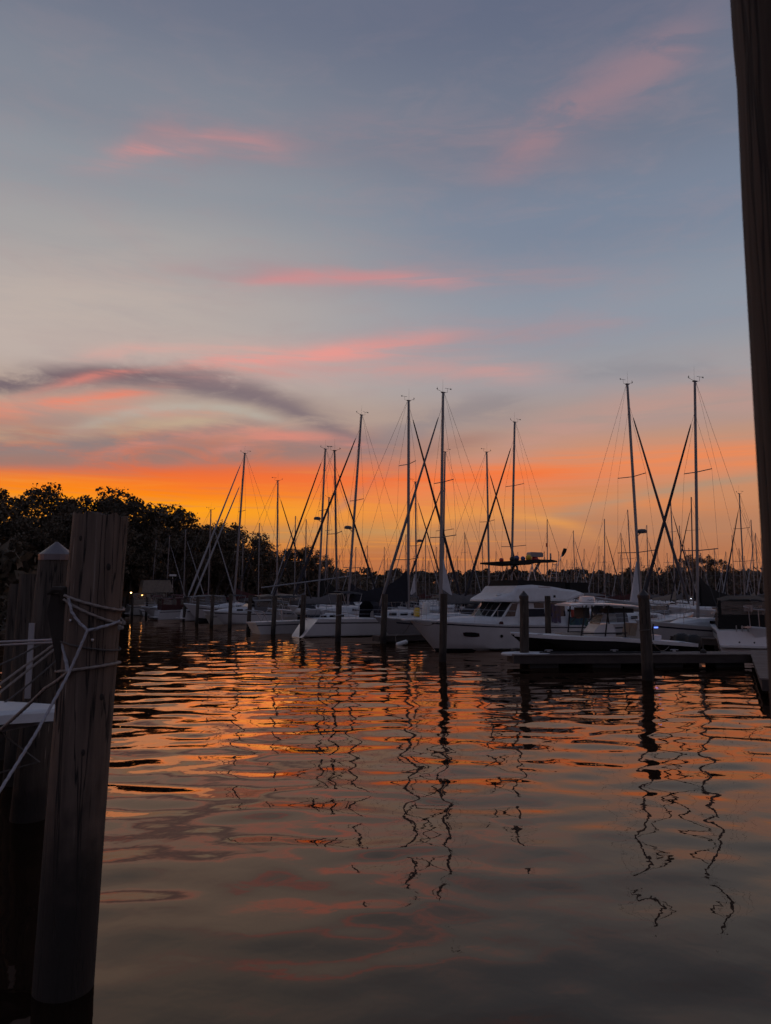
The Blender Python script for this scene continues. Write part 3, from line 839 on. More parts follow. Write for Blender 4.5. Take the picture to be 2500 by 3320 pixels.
    # capped piling behind it
    def post2(ptop, pbot, Y, d0, d1, name_lab, cap=None, mt='piling_wood'):
        tp2 = at(*ptop, Y); b2 = at(*pbot, Y)
        k_ = (0 - tp2.z) / (b2.z - tp2.z); b2 = tp2 + (b2 - tp2) * k_
        rt_ = empty('mooring_piling', b2)
        mp = MB(); piling_mesh(mp, (0, 0, 0), tp2 - b2, d0, d1, 20, int(ptop[0]))
        mp.build('post', mt, rt_, True)
        if cap:
            mc = MB(); cap_mesh(mc, tp2 - b2, d1, cap, 0.075, 20); mc.build('cap', 'cap_metal', rt_)
        return tag(rt_, name_lab, 'piling'), tp2, b2
    rt_, tp2, b2 = post2((183, 1798), (108, 2500), 9.6, 0.46, 0.40, 'stout piling with pointed metal cap beside the massive flat-topped piling', 0.165)
    ms = MB(); c0 = at(88, 2265, 9.3) - b2; c1 = at(103, 2020, 9.3) - b2
    ms.loft([[c + Vector((-.035, 0, 0)), c + Vector((.035, 0, 0)), c + Vector((.035, .02, 0)), c + Vector((-.035, .02, 0))] for c in (c0, c0.lerp(c1, .5), c1)])
    ms.build('rub_strip', 'hull_grey', rt_)
    post2((100, 1862), (50, 2500), 11.4, 0.34, 0.31, 'dark rough piling partly hidden behind the capped one', None, 'piling_wood')
    post2((60, 1893), (15, 2500), 13.0, 0.32, 0.29, 'lowest dark piling next to the stony bank', None, 'piling_wood')

    # white bow of a moored motorboat reaching in from outside the frame
    tip = at(196, 2300, 8.2)
    bo = empty('moored_motorboat', (tip.x, tip.y, 0))
    zt = tip.z
    mh2 = MB(); rings = []
    for i, (x, hb, zb) in enumerate([(0, 0.10, zt - 0.12), (-0.5, 0.34, zt - 0.20), (-1.2, 0.6, zt - 0.32), (-2.2, 0.95, zt - 0.62), (-3.6, 1.25, zt - 1.3), (-5.2, 1.35, -0.3), (-7.4, 1.3, -0.35)]):
        z1 = zt - 0.02
        rings.append([(x, -hb, z1), (x, -hb * 0.93, zb + (z1 - zb) * 0.5), (x - 0.02, -hb * 0.55, zb), (x - 0.02, hb * 0.55, zb), (x, hb * 0.93, zb + (z1 - zb) * 0.5), (x, hb, z1)])
    mh2.loft(rings, closed=True); mh2.build('hull', 'hull_grey', bo)
    md2 = MB(); rings = []
    for (x, hb) in [(0.03, 0.13), (-0.5, 0.38), (-1.2, 0.64), (-2.2, 0.99), (-3.6, 1.29), (-5.2, 1.39), (-7.4, 1.34)]:
        rings.append([(x, -hb, zt - 0.10), (x, hb, zt - 0.10), (x, hb, zt - 0.01), (x, hb * .8, zt + 0.03), (x, -hb * .8, zt + 0.03), (x, -hb, zt - 0.01)])
    md2.loft(rings); md2.build('deck', 'deck_white', bo)
    mc = MB(); mc.box((-1.2, 0.15, zt + 0.045), (0.22, 0.10, 0.03)); mc.tube([(-1.35, 0.15, zt + 0.07), (-1.05, 0.15, zt + 0.07)], 0.015, 6); mc.build('cleat', 'steel', bo)
    ma = MB(); ma.tube([(-0.7, 0, zt - 0.2), (-0.2, 0, zt - 0.55), (-0.9, 0.1, zt - 0.75), (-1.8, .2, zt - 0.55)], 0.012, 6); ma.build('dock_line', 'rope_dark', bo)
    tag(bo, 'white bow of a motorboat lying behind the massive roped piling', 'motorboat')

    # near post close to the lens
    rp = empty('dock_post', (0.947, 1.42, 0))
    mp = MB(); n = 40; rings = []
    rg = random.Random(8)
    for i in range(61):
        z = -0.6 + i * 0.1
        r = 0.192 + 0.004 * math.sin(z * 2.1)
        rings.append([(math.cos(2 * math.pi * k / n) * r * (1 + 0.012 * math.sin(5 * k * 0.157 + z) + rg.uniform(-.004, .004)) - (0.006 * math.exp(-((z - 3.55) / 0.04) ** 2) if 12 < k < 26 else 0) - (0.006 * max(0, min(1, (z - 3.95) / 0.1)) if 10 < k < 28 else 0),
                       math.sin(2 * math.pi * k / n) * r, z) for k in range(n)])
        off = -0.012 + 0.007 * (z - 2.8) / 1.2
        rings[-1] = [(a_ + off, b_, c_) for a_, b_, c_ in rings[-1]]
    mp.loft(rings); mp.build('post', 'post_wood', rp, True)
    mk2 = MB(); mk2.ball((-0.1, -0.165, 2.2), (0.02, 0.012, 0.03), 8, 6); mk2.build('knot', 'dark_wood', rp)
    tag(rp, 'thick dark upright dock post standing tallest before the marina', 'post')
fg()

# ------------------------------------------------------------------ docks
def dock(name, p0, p1, w, z, label, planks=True, fmat='fascia', h=0.3, pw=0.145):
    p0 = Vector((*p0, 0)); p1 = Vector((*p1, 0)); L = (p1 - p0).length
    root = empty(name, p0); root.rotation_euler = (0, 0, math.atan2(p1.y - p0.y, p1.x - p0.x))
    mb = MB(); mb.box((L / 2, 0, z - 0.045 - h / 2), (L, w - 0.04, h)); mb.build('frame', fmat, root)
    mf = MB()
    x = 1.2
    while x < L - 0.5:
        mf.box((x, 0, z - 0.045 - h - 0.1), (1.1, w * 0.7, 0.34)); x += 2.4
    mf.build('float', 'rubber', root)
    if planks:
        me = None; x = 0.0; i = 0
        rg = random.Random(6)
        while x < L - 0.02:
            if me is None:
                o = MB().box((0, 0, 0), (pw - 0.008, w + 0.06, 0.04)).build('plank', 'plank', root); me = o.data
            else:
                o = bpy.data.objects.new('plank', me); COL.objects.link(o); o.parent = root
            o.location = (x + pw / 2, rg.uniform(-.012, .012), z - 0.022 + rg.uniform(-.003, .003)); x += pw
    else:
        mb = MB(); mb.box((L / 2, 0, z - 0.022), (L, w + 0.05, 0.04)); mb.build('decking', 'plank', root)
    return tag(root, label, 'dock')
dock('finger_dock', (4.8, 28.92), (14.4, 29.3), 1.3, 0.52, 'long planked finger dock lying before the dark-hulled motorboat')
dock('access_dock', (10.9, 20.2), (15.6, 30.4), 1.5, 0.515, 'planked dock running off beside the thick dark upright post')
# round end plate about the capped piling
pe = at(1696, 1925, 29.0)
mb = MB(); mb.lathe([(0.98, 0.44), (1.0, 0.5), (0.96, 0.535), (0.19, 0.54)], 20, (pe.x + 0.1, pe.y + 0.05)); o = mb.build('dock_end_plate', 'deck_white')
for v in o.data.vertices: v.co.y = pe.y + (v.co.y - pe.y) * 0.62
tag(o, 'pale rounded plate at the dock end round the capped piling', 'dock plate')
dock('slip_dock', (-0.55, 43.0), (9.6, 48.6), 0.9, 0.42, 'narrow finger dock between the sailboat bow and the trawler', False)
dock('slip_dock', (-26.0, 82.0), (-17.0, 86.8), 0.9, 0.42, 'narrow finger dock beside the black hull in the far slips', False)
dock('main_dock', (18.2, 37.0), (-33.0, 124.0), 2.0, 0.55, 'long main dock running behind the first row of boats', False)
o = MB().tube([(5.9, 28.75, 0.545), (6.6, 28.7, 0.56), (7.6, 28.85, 0.55), (8.4, 28.8, 0.56), (9.6, 28.9, 0.55), (10.6, 28.95, 0.55)], 0.035, 6).build('dock_hose', 'rubber', None, True)
tag(o, 'dark hose lying along the planked finger dock', 'hose')
mb = MB(); mb.lathe([(0.11, 0.51), (0.13, 0.56), (0.1, 0.64), (0.03, 0.67), (0.02, 0.85), (0.01, 0.86)], 10, (12.3, 29.05)); tag(mb.build('dock_bollard', 'rubber', None, True), 'small dark knob-topped bollard on the planked finger dock', 'bollard')

# ------------------------------------------------------------------ boats
def hull_parts(root, L, B, fb, mt, sail=True, stripe=None, rake=0.10, transom=0.05, flare=0.55, deck='deck_white', boot='antifoul', n=11):
    """local +x is the bow, origin at midships on the waterline; fb = freeboard (bow, mid, stern)"""
    def hb(u):
        if sail: pts = [(0, .62), (.15, .82), (.35, .97), (.5, 1), (.65, .93), (.8, .68), (.92, .32), (1, .02)]
        else: pts = [(0, .90), (.2, .97), (.45, 1), (.65, .95), (.8, .76), (.92, .42), (1, .03)]
        for (a, x), (b2, y) in zip(pts, pts[1:]):
            if u <= b2: return B / 2 * (x + (y - x) * (u - a) / (b2 - a))
        return 0.02
    def sheer(u): return fb[2] + (fb[1] - fb[2]) * min(1, u / 0.5) if u < 0.5 else fb[1] + (fb[0] - fb[1]) * ((u - 0.5) / 0.5) ** 1.4
    us = [i / (n - 1) for i in range(n)]
    us = [u ** 0.85 if u > 0 else 0 for u in us]
    def pt(u, v, side):
        z = -0.25 + (sheer(u) + 0.25) * v
        fl = flare * max(0, (u - 0.55) / 0.45)
        base = hb(u)
        low = (0.80 if not sail else 0.74) * (1 - fl * 0.9)
        g = low + (1 - low) * v ** 0.8
        if v <= 0: g *= 0.55
        x = -L / 2 + L * u * (1 - rake * (1 - v) * max(0, (u - 0.5) / 0.5)) + transom * L * (1 - v if transom > 0 else v) * -1 * max(0, 1 - u / 0.15) * (1 if transom > 0 else -1)
        return Vector((x, side * base * g, z))
    vs_ = [1.0, 0.82, 0.6, 0.38, 0.22, 0.0]
    rings = [[pt(u, v, -1) for v in vs_] + [pt(u, v, 1) for v in reversed(vs_)] for u in us]
    mb = MB(); mb.loft(rings, closed=False); hull = mb.build('hull', mt, root, True)
    md = MB(); rr = []
    for u in us:
        a, b2 = pt(u, 1, -1), pt(u, 1, 1)
        rr.append([a + Vector((0, 0, -.03)), a + Vector((0, -.012, .035)), a * 0.85 + b2 * 0.15 + Vector((0, 0, .045)), (a + b2) / 2 + Vector((0, 0, .07)), b2 * 0.85 + a * 0.15 + Vector((0, 0, .045)), b2 + Vector((0, .012, .035)), b2 + Vector((0, 0, -.03))])
    md.loft(rr, closed=True); md.build('deck', deck, root)
    if stripe:
        for (v0, v1, m_) in stripe:
            for s_ in (-1, 1):
                ms = MB(); rows = []
                for u in us[:-1]:
                    o_ = Vector((0, s_ * 0.008, 0)); rows.append([pt(u, v0, s_) + o_, pt(u, v1, s_) + o_])
                ms.loft(rows, closed=False, cap0=False, cap1=False); ms.build('stripe', m_, hull)
    if boot:
        for s_ in (-1, 1):
            mbt = MB(); rows = []
            for u in us:
                rows.append([pt(u, 0.0, s_) + Vector((0, s_ * .01, 0)), pt(u, 0.25 / (sheer(u) + .25) + 0.07, s_) + Vector((0, s_ * .01, 0))])
            mbt.loft(rows, closed=False, cap0=False, cap1=False); mbt.build('boot_top', boot, hull)
    return sheer, hb, pt
def cabin(root, stations, mt, name='cabin'):
    """stations: (x, half width, z0, z1)"""
    mb = MB()
    mb.loft([[(x, -w, z0), (x, -w * .96, z0 + (z1 - z0) * .6), (x, -w * .82, z0 + (z1 - z0) * .93), (x, -w * .5, z1), (x, w * .5, z1), (x, w * .82, z0 + (z1 - z0) * .93), (x, w * .96, z0 + (z1 - z0) * .6), (x, w, z0)] for x, w, z0, z1 in stations])
    return mb.build(name, mt, root)
def win(parent, x, y, z, l, h, side, mt='glass_dark', name='window', rz=0.0):
    return MB().box((x, side * y, z), (l, 0.03, h), rz).build(name, mt, parent)
def rail(root, pts, h, name='lifeline', mt='steel', r=0.012, every=1):
    for i, p in enumerate(pts[::every]):
        MB().tube([p, Vector(p) + Vector((0, 0, h))], r, 5).build('stanchion', mt, root)
    mb = MB()
    for k_ in (1.0, 0.55):
        mb.tube([Vector(p) + Vector((0, 0, h * k_)) for p in pts], r * 0.7, 4)
    mb.build(name, mt, root)
def vanes(mast, H, mx, r, near=True):
    mb = MB()
    mb.tube([(mx, 0, H), (mx + .35, 0, H + .12), (mx + .42, 0, H + .14)], 0.012, 4); mb.ball((mx + .46, 0, H + .2), .045, 6, 4); mb.tube([(mx + .44, 0, H + .1), (mx + .44, 0, H + .32)], .01, 4)
    mb.build('wind_sensor', 'wire', mast)
    mb = MB()
    mb.tube([(mx - .05, 0, H), (mx - .3, .05, H + .05), (mx - .3, .05, H + .3)], 0.011, 4); mb.tube([(mx - .55, .05, H + .3), (mx - .1, .05, H + .3)], 0.011, 4); mb.box((mx - .55, .05, H + .3), (.1, .01, .08))
    mb.build('wind_vane', 'wire', mast)
    MB().tube([(mx, -.05, H), (mx, -.05, H + .9)], [0.008, 0.004], 4).build('antenna', 'wire', mast)
    MB().box((mx, 0, H + .01), (.26, .14, .06)).build('masthead', 'spar_dark', mast)

def sailboat(xt, yt, xb, Y, bow, label, group=None, hull='gelcoat', cover='canvas_navy', jib='jib_dark', frac=0.9, detail=2, radar=None, boomz=1.95,
             stripe=None, spread=(0.42, 0.70), tilt_boom=0.0, dodger='canvas_navy', jibs=1, coverh=0.9, heading=None, Lk=0.74, scoop=False, extra=None, boom_mat='spar', pale_sail=False, sw=1.0, mastm='spar', twojib=False, bare=False):
    base = at(xb, 1925, Y); top = at(xt, yt, Y)
    H = top.z; lean = math.atan2(top.x - base.x, H)
    L = max(7.5, H * Lk); B = 0.30 * L + 0.25
    mx = 0.10 * L
    th = heading if heading is not None else (math.atan2(-.48, -.878) if bow == 'L' else math.atan2(.48, .878))
    root = empty('sailboat')
    Rm = Matrix.Rotation(lean, 4, 'Y') @ Matrix.Rotation(th, 4, 'Z')
    loc = Vector((base.x, base.y, 0)) - (Rm @ Vector((mx, 0, 0)))
    loc.z = 0
    root.matrix_world = Matrix.Translation(loc) @ Rm
    fb = (0.115 * L, 0.088 * L, 0.09 * L)
    st = stripe if stripe is not None else [(0.80, 0.86, 'stripe_dark')]
    sheer, hb, pt = hull_parts(root, L, B, fb, hull, True, st if detail > 1 else None, rake=0.13, transom=(-0.06 if not scoop else 0.09), boot='antifoul' if detail > 1 else None, n=11 if detail > 1 else 8)
    zd = fb[1] + 0.05
    cb = cabin(root, [(-.10 * L, .27 * B, zd - .05, zd + .038 * L), (.05 * L, .29 * B, zd - .05, zd + .045 * L), (.17 * L, .22 * B, zd - .05, zd + .036 * L), (.27 * L, .10 * B, zd - .03, zd + .012 * L)], 'deck_white')
    if detail > 1:
        for s_ in (-1, 1):
            for q in range(3): win(cb, (-.05 + .07 * q) * L, .285 * B - .004 * abs(q - 1), zd + .022 * L, .045 * L, .014 * L, s_)
    # mast with spreaders, boom, standing rigging
    r = 0.0062 * H * sw
    mb = MB(); mb.tube([(mx, 0, zd), (mx, 0, H * .6), (mx, 0, H)], [r, r, r * .82], 8, flat=0.75); mast = mb.build('mast', mastm, root, True)
    wr = 0.0075 + 0.00006 * Y if detail > 1 else 0.006 + 0.00008 * Y
    jz = zd + (H - zd) * frac
    for z in spread:
        zz = zd + (H - zd) * z; wsp = B * (0.40 if z == spread[0] else 0.30)
        mb = MB()
        for s_ in (-1, 1): mb.tube([(mx, 0, zz), (mx - .12, s_ * wsp, zz + .06)], .028 if detail > 1 else .022, 5)
        mb.build('spreader', 'spar_dark' if detail > 1 else mastm, mast)
    cp = B * 0.43
    for s_ in (-1, 1):
        z1 = zd + (H - zd) * spread[0]; z2 = zd + (H - zd) * spread[-1]
        mb = MB()
        mb.tube([(mx - .1, s_ * cp, zd), (mx - .12, s_ * B * .40, z1 + .06), (mx - .12, s_ * B * .30, z2 + .06), (mx, 0, jz)], wr * 0.8, 4, cap=False)
        mb.tube([(mx - .35, s_ * cp, zd), (mx, 0, z1)], wr * 0.8, 4, cap=False)
        mb.build('shroud', 'wire', root)
    bx = L * 0.485; bz = fb[0] + .1
    mb = MB(); mb.tube([(-L * .48, 0, fb[2] + .1), (mx - r, 0, H - .05)], wr, 4); mb.build('backstay', 'wire', root)
    mb = MB(); mb.tube([(bx, 0, bz), (mx + r, 0, jz)], wr, 4); mb.build('forestay', 'wire', root)
    if jib and not bare:
        A = Vector((bx, 0, bz)); Bp = Vector((mx + r + .02, 0, jz))
        jr = 0.0042 * H
        mb = MB(); ks = [.04, .06, .14, .3, .6, .85, .93, .95]
        mb.tube([A.lerp(Bp, q) for q in ks], [jr * .5, jr * 1.2, jr * 1.5, jr * 1.45, jr * 1.15, jr * .8, jr * .6, jr * .3], 7)
        mb.build('furled_jib', jib, root, True)
        if twojib:
            A2 = Vector((bx - .55, 0, bz)); B2 = Vector((mx + r, 0, zd + (H - zd) * .82))
            mb = MB(); mb.tube([A2.lerp(B2, q) for q in ks], [jr * .5, jr * 1.2, jr * 1.5, jr * 1.4, jr * 1.1, jr * .8, jr * .6, jr * .3], 7)
            mb.build('staysail', jib, root, True)
    be = mx - 0.36 * L; z0 = zd + boomz - .75
    tb = tilt_boom
    mb = MB(); mb.tube([(mx - r, 0, z0), (be, 0, z0 + tb)], 0.0055 * H, 7); boom = mb.build('boom', boom_mat, root, True)
    if cover:
        mb = MB(); ch = coverh; rows = []
        for q, hh in ((0.0, 1.0), (.12, .72), (.35, .45), (.7, .30), (.97, .2), (1.0, .12)):
            x = mx - r * 1.2 + (be - mx) * q; z = z0 + tb * q; w = .10 + .1 * hh
            rows.append([(x, -w, z - .06), (x, -w * .8, z + ch * hh * .5), (x, 0, z + ch * hh), (x, w * .8, z + ch * hh * .5), (x, w, z - .06), (x, 0, z - .12)])
        mb.loft(rows); mb.build('sail_cover', cover, boom, True)
    if pale_sail:
        mb = MB()
        mb.loft([[(mx - r - .02, -.05, z0 + .1), (mx - r - .75 * sw, -.08, z0 + .15), (mx - r - .75 * sw, .08, z0 + .15), (mx - r - .02, .05, z0 + .1)],
                 [(mx - r - .02, -.04, z0 + 1.3), (mx - r - .42 * sw, -.06, z0 + 1.35), (mx - r - .42 * sw, .06, z0 + 1.35), (mx - r - .02, .04, z0 + 1.3)],
                 [(mx - r - .02, -.02, z0 + 2.7), (mx - r - .06, -.02, z0 + 2.7), (mx - r - .06, .02, z0 + 2.7), (mx - r - .02, .02, z0 + 2.7)]])
        mb.build('mainsail', 'sailcloth', mast, True)
    if detail > 1:
        vanes(mast, H, mx, r)
        # topping lift / halyards
        MB().tube([(be, 0, z0 + tb), (mx - r, 0, H - .1)], wr * .7, 4).build('topping_lift', 'wire', root)
        MB().tube([(mx + r + .05, 0.03, zd + .2), (mx + r + .02, 0.02, H - .2)], wr * .6, 4).build('halyard', 'wire', mast)
        # pulpit, lifelines, pushpit
        for s_ in (-1, 1):
            pts = [pt(u, 1, s_) * 0.985 + Vector((0, 0, .04)) for u in (0.02, .2, .4, .6, .8, .95)]
            rail(root, pts, 0.6)
        if dodger:
            xd = -.12 * L; mb = MB(); zt = zd + .045 * L
            mb.loft([[(xd + x, -w, zd), (xd + x, -w * .9, zd + h * .75), (xd + x, -w * .5, zd + h), (xd + x, w * .5, zd + h), (xd + x, w * .9, zd + h * .75), (xd + x, w, zd)] for x, w, h in ((.55, B * .26, .35), (.25, B * .28, .95), (-.25, B * .28, 1.12), (-.6, B * .28, 1.1))], closed=False, cap0=False, cap1=False)
            mb.build('dodger', dodger, root, True)
            mb = MB(); xb_ = -.30 * L
            mb.loft([[(xb_ + x, -B * .3, zd + 1.75 - .12), (xb_ + x, -B * .2, zd + 1.75 + hh), (xb_ + x, B * .2, zd + 1.75 + hh), (xb_ + x, B * .3, zd + 1.75 - .12)] for x, hh in ((.75, -.05), (0, .05), (-.75, 0))], closed=False, cap0=False, cap1=False)
            bi = mb.build('bimini', dodger, root, True)
            for x in (.7, -.7):
                MB().tube([(xb_ + x * .3, -B * .3, zd), (xb_ + x, -B * .3, zd + 1.62), (xb_ + x, B * .3, zd + 1.62), (xb_ + x * .3, B * .3, zd)], .014, 5).build('bimini_bow', 'steel', bi)
        # wheel pedestal
        mb = MB(); mb.tube([(-.33 * L, 0, zd), (-.33 * L, 0, zd + .8)], .07, 7); mb.tube([(-.34 * L, .4 * math.cos(a), zd + .8 + .4 * math.sin(a)) for a in np.linspace(0, 6.283, 15)], .015, 5); mb.build('helm', 'steel', root)
    if radar:
        side = 1
        zz = radar; mb = MB()
        mb.tube([(mx + r, 0, zz - .25), (mx + r + .28, 0, zz - .06)], .03, 5)
        mb.lathe([(.06, zz - .1), (.3, zz - .08), (.32, zz + .06), (.24, zz + .16), (.05, zz + .19)], 12, (mx + r + .38, 0))
        mb.build('radar_dome', 'spar_dark' if radar > 5 else 'fender_white', mast, True)
    if extra: extra(root, L, B, fb, zd, mx, H, r, mast)
    return tag(root, label, 'sailboat', group)

def davit_dinghy(root, L, B, fb, zd, mx, H, r, mast):
    xs = -L * .5
    mb = MB()
    for y in (-.75, .75): mb.tube([(xs + .4, y, fb[2]), (xs, y, fb[2] + .75), (xs - .75, y, fb[2] + .85)], .03, 6)
    mb.build('davit', 'steel', root)
    # flat white transom door panel
    MB().box((xs - .06, 0, fb[2] * .52), (.05, B * .56, fb[2] * .9)).build('transom_panel', 'deck_white', root)
def boat_dinghy(root, L, B, fb, zd, mx, H, r, mast):
    xs = L * .32
    mb = MB()
    for s_ in (-1, 1): mb.tube([(xs - 1.3, s_ * .5, zd + .42), (xs + .5, s_ * .5, zd + .42), (xs + 1.1, s_ * .3, zd + .48), (xs + 1.35, 0, zd + .52)], [.17, .19, .18, .15], 8)
    mb.build('deck_tubes', 'hypalon', root, True)
def whisker_pole(root, L, B, fb, zd, mx, H, r, mast):
    MB().tube([(mx + r, .12, 4.15), (mx + 7.6, .2, 2.75)], .055, 7).build('spinnaker_pole', 'spar', mast, True)
def roll_drum(root, L, B, fb, zd, mx, H, r, mast):
    MB().tube([(L * .46, 0, zd + .5), (L * .46, 0, zd + .7)], .12, 9).build('furler_drum', 'spar_dark', root, True)

# first row of slips, one by one
sailboat(2253, 1238, 2257, 41.5, 'L', 'sailboat with tall grey mast and black furled jib behind the dark-hulled motorboat', None, heading=math.atan2(-.36, -.93), coverh=1.6, cover='canvas_black', Lk=0.72, spread=(.30, .62), frac=.86, dodger='canvas_black', hull='gelcoat')
sailboat(2034, 1247, 2079, 47.0, 'R', 'sailboat with radar on leaning mast and pale raised boom behind the T-top', None, radar=6.7, cover=None, tilt_boom=0.55, pale_sail=True, boomz=1.75, spread=(.28, .60), frac=.90, jib='spar_dark', dodger='canvas_grey', boom_mat='hull_grey', sw=1.05)
sailboat(1437, 1274, 1425, 46.5, 'L', 'sailboat with tallest mast, pale mast-foot sail and bow behind the trawler bow', None, pale_sail=True, cover='canvas_grey', spread=(.36, .60), frac=.93, hull='hull_grey', sw=1.08, jib='spar_dark', dodger='canvas_navy')
sailboat(1325, 1299, 1323, 52.8, 'R', 'sailboat with scoop stern towards the fairway and navy mainsail cover', None, scoop=True, coverh=2.2, cover='canvas_navy', frac=.96, spread=(.26, .70), sw=1.1, mastm='spar')
sailboat(1085, 1462, 1095, 55.5, 'R', 'smaller sailboat with white transom panel and davits at the stern', None, extra=davit_dinghy, cover='canvas_grey', spread=(.5,), mastm='spar_dark')
sailboat(1172, 1347, 1124, 61.0, 'L', 'sailboat with radar halfway up its mast and long pale pole forward', None, radar=8.1, extra=whisker_pole, coverh=1.2, frac=.92, spread=(.22, .56), cover='canvas_navy')
sailboat(1055, 1457, 1030, 66.0, 'L', 'sailboat with black furled jib and dark peaked mainsail cover near davits', None, radar=9.4, coverh=2.3, cover='canvas_black', frac=.96, spread=(.34, .62), hull='gelcoat_cream')
sailboat(901, 1559, 898, 72.0, 'R', 'sailboat with grey sail cover and forestay leading in to the main dock', None, cover='canvas_grey', spread=(.5,), hull='gelcoat_cream', jib='jib_dark')
sailboat(794, 1471, 757, 78.0, 'L', 'sailboat with two parallel furled headsails before the dark wood', None, twojib=True, jib='jib_pale', cover='canvas_maroon', frac=.97, spread=(.36, .62), dodger='canvas_maroon', pale_sail=False)
sailboat(684, 1653, 675, 92.0, 'R', 'sailboat with maroon canvas and single-spreader mast before the dark wood', None, cover='canvas_maroon', dodger='canvas_maroon', spread=(.5,), hull='hull_black', jib='jib_pale')
sailboat(602, 1717, 595, 97.0, 'R', 'small sailboat with thin pale mast moored next to the flybridge cruiser', None, cover='canvas_maroon', spread=(.5,), jib='jib_pale', dodger='canvas_maroon')
sailboat(550, 1736, 538, 101.0, 'R', 'small sailboat with forestay slanting right before the wood edge', None, cover='canvas_grey', spread=(.5,), jib='jib_pale')
sailboat(507, 1753, 489, 106.0, 'L', 'smallest sailboat under the wood with its mast raked over the cruiser canvas', None, cover='canvas_grey', spread=(.5,), jib=None)
# second and third rows
sailboat(1669, 1370, 1654, 62.6, 'L', 'sailboat with tall double-spreader mast rising behind the trawler hardtop', None, spread=(.34, .66), frac=.9, cover='canvas_grey')
sailboat(1578, 1466, 1587, 68.4, 'R', 'sailboat whose mast crosses its neighbour behind the trawler hardtop front', None, spread=(.22, .56), frac=.90, cover='canvas_grey')
sailboat(1443, 1466, 1433, 71.8, 'L', 'sailboat with mast half hidden behind the tallest mast', None, spread=(.5,), frac=.8, cover='canvas_grey')
sailboat(1347, 1563, 1350, 79.0, 'R', 'sailboat with low radar and mast close beside the navy-covered boat', None, spread=(.5,), frac=.88, radar=8.4, pale_sail=True, cover='canvas_grey')
sailboat(1067, 1614, 1050, 88.0, 'L', 'sailboat with short mast tucked behind the peaked black sail cover', None, detail=2, cover='canvas_grey')
sailboat(2174, 1619, 2190, 88.0, 'R', 'sailboat in the second row with mast left of the black furled jib', None, detail=1, cover='canvas_tan')
sailboat(2241, 1612, 2246, 86.0, 'L', 'sailboat in the second row with mast tight against the tall grey mast', None, detail=1, cover='canvas_navy', mastm='spar_dark')
sailboat(2397, 1601, 2414, 80.0, 'L', 'sailboat in the second row standing tallest beside the black canvas cruiser', None, detail=2, cover='canvas_navy')
# the many farther masts: (top x, top y, base x, height)
far = [(788, 1742, 783, 11.2, 'R'), (841, 1696, 838, 12.8, 'L'), (958, 1673, 955, 13, 'L'), (993, 1683, 989, 13, 'R'),
       (1154, 1773, 1150, 12, 'L'), (1192, 1769, 1190, 12, 'R'), (1246, 1773, 1246, 12, 'L'), (1257, 1809, 1256, 12, 'R'), (1380, 1732, 1378, 13, 'R'), (1372, 1807, 1371, 12, 'L'), (1316, 1732, 1317, 13, 'L'),
       (1140, 1803, 1138, 12, 'R'), (1416, 1773, 1414, 12, 'R'), (1459, 1817, 1459, 12, 'L'), (1447, 1752, 1449, 13, 'R'), (1507, 1726, 1509, 13, 'R'), (1564, 1740, 1566, 13, 'L'), (1608, 1788, 1607, 12, 'L'), (1541, 1800, 1541, 12, 'R'),
       (1774, 1684, 1774, 13.5, 'L'), (1859, 1720, 1865, 13, 'R'), (1838, 1814, 1839, 12, 'L'), (1811, 1788, 1811, 12, 'L'), (1801, 1827, 1802, 11.5, 'R'), (1894, 1780, 1891, 12, 'L'), (1942, 1771, 1939, 12.5, 'L'), (1960, 1682, 1960, 14, 'R'), (1725, 1812, 1724, 12, 'L'), (1765, 1788, 1764, 12, 'R'),
       (1679, 1790, 1680, 12, 'R'), (2013, 1728, 2021, 13, 'R'), (2012, 1797, 2016, 12, 'L'), (2035, 1653, 2051, 13.5, 'R'), (1869, 1812, 1870, 12, 'R'), (1957, 1803, 1958, 12, 'L'), (2097, 1702, 2102, 13, 'R'), (2105, 1814, 2106, 12, 'L'), (2132, 1780, 2135, 12, 'R'),
       (2203, 1704, 2212, 13, 'R'), (2220, 1788, 2225, 12, 'L'), (2233, 1777, 2238, 12, 'L'), (2263, 1756, 2268, 12.5, 'R'), (2272, 1792, 2276, 12, 'L'), (2316, 1777, 2321, 12, 'R'), (2353, 1788, 2358, 12, 'L'), (2373, 1735, 2381, 13, 'L'), (2396, 1777, 2404, 12, 'R'), (2435, 1685, 2447, 13.5, 'R'), (2449, 1728, 2460, 13, 'L'), (2467, 1745, 2478, 13, 'R'), (2480, 1760, 2490, 12.5, 'L'), (2163, 1792, 2167, 12, 'R'),
       (1100, 1800, 1098, 12, 'L'), (2078, 1806, 2081, 12, 'L'), (1991, 1816, 1993, 11.5, 'R'), (1910, 1822, 1911, 11.5, 'L')]
rf = random.Random(21)
for px in (1060, 1118, 1172, 1210, 1272, 1296, 1336, 1395, 1438, 1484, 1528, 1630, 1652, 1702, 1742, 1822, 1852, 1880, 1925, 1975, 2060, 2118, 2148, 2210, 2246, 2290, 2338, 2365, 2420, 2442):
    yt = rf.uniform(1795, 1850); far.append((px + rf.uniform(-8, 8), yt, px + rf.uniform(-8, 8) * .3, rf.uniform(11, 12.5), rf.choice('LR')))
covers = ['canvas_navy', 'canvas_grey', 'canvas_tan', 'canvas_grey', 'canvas_maroon']
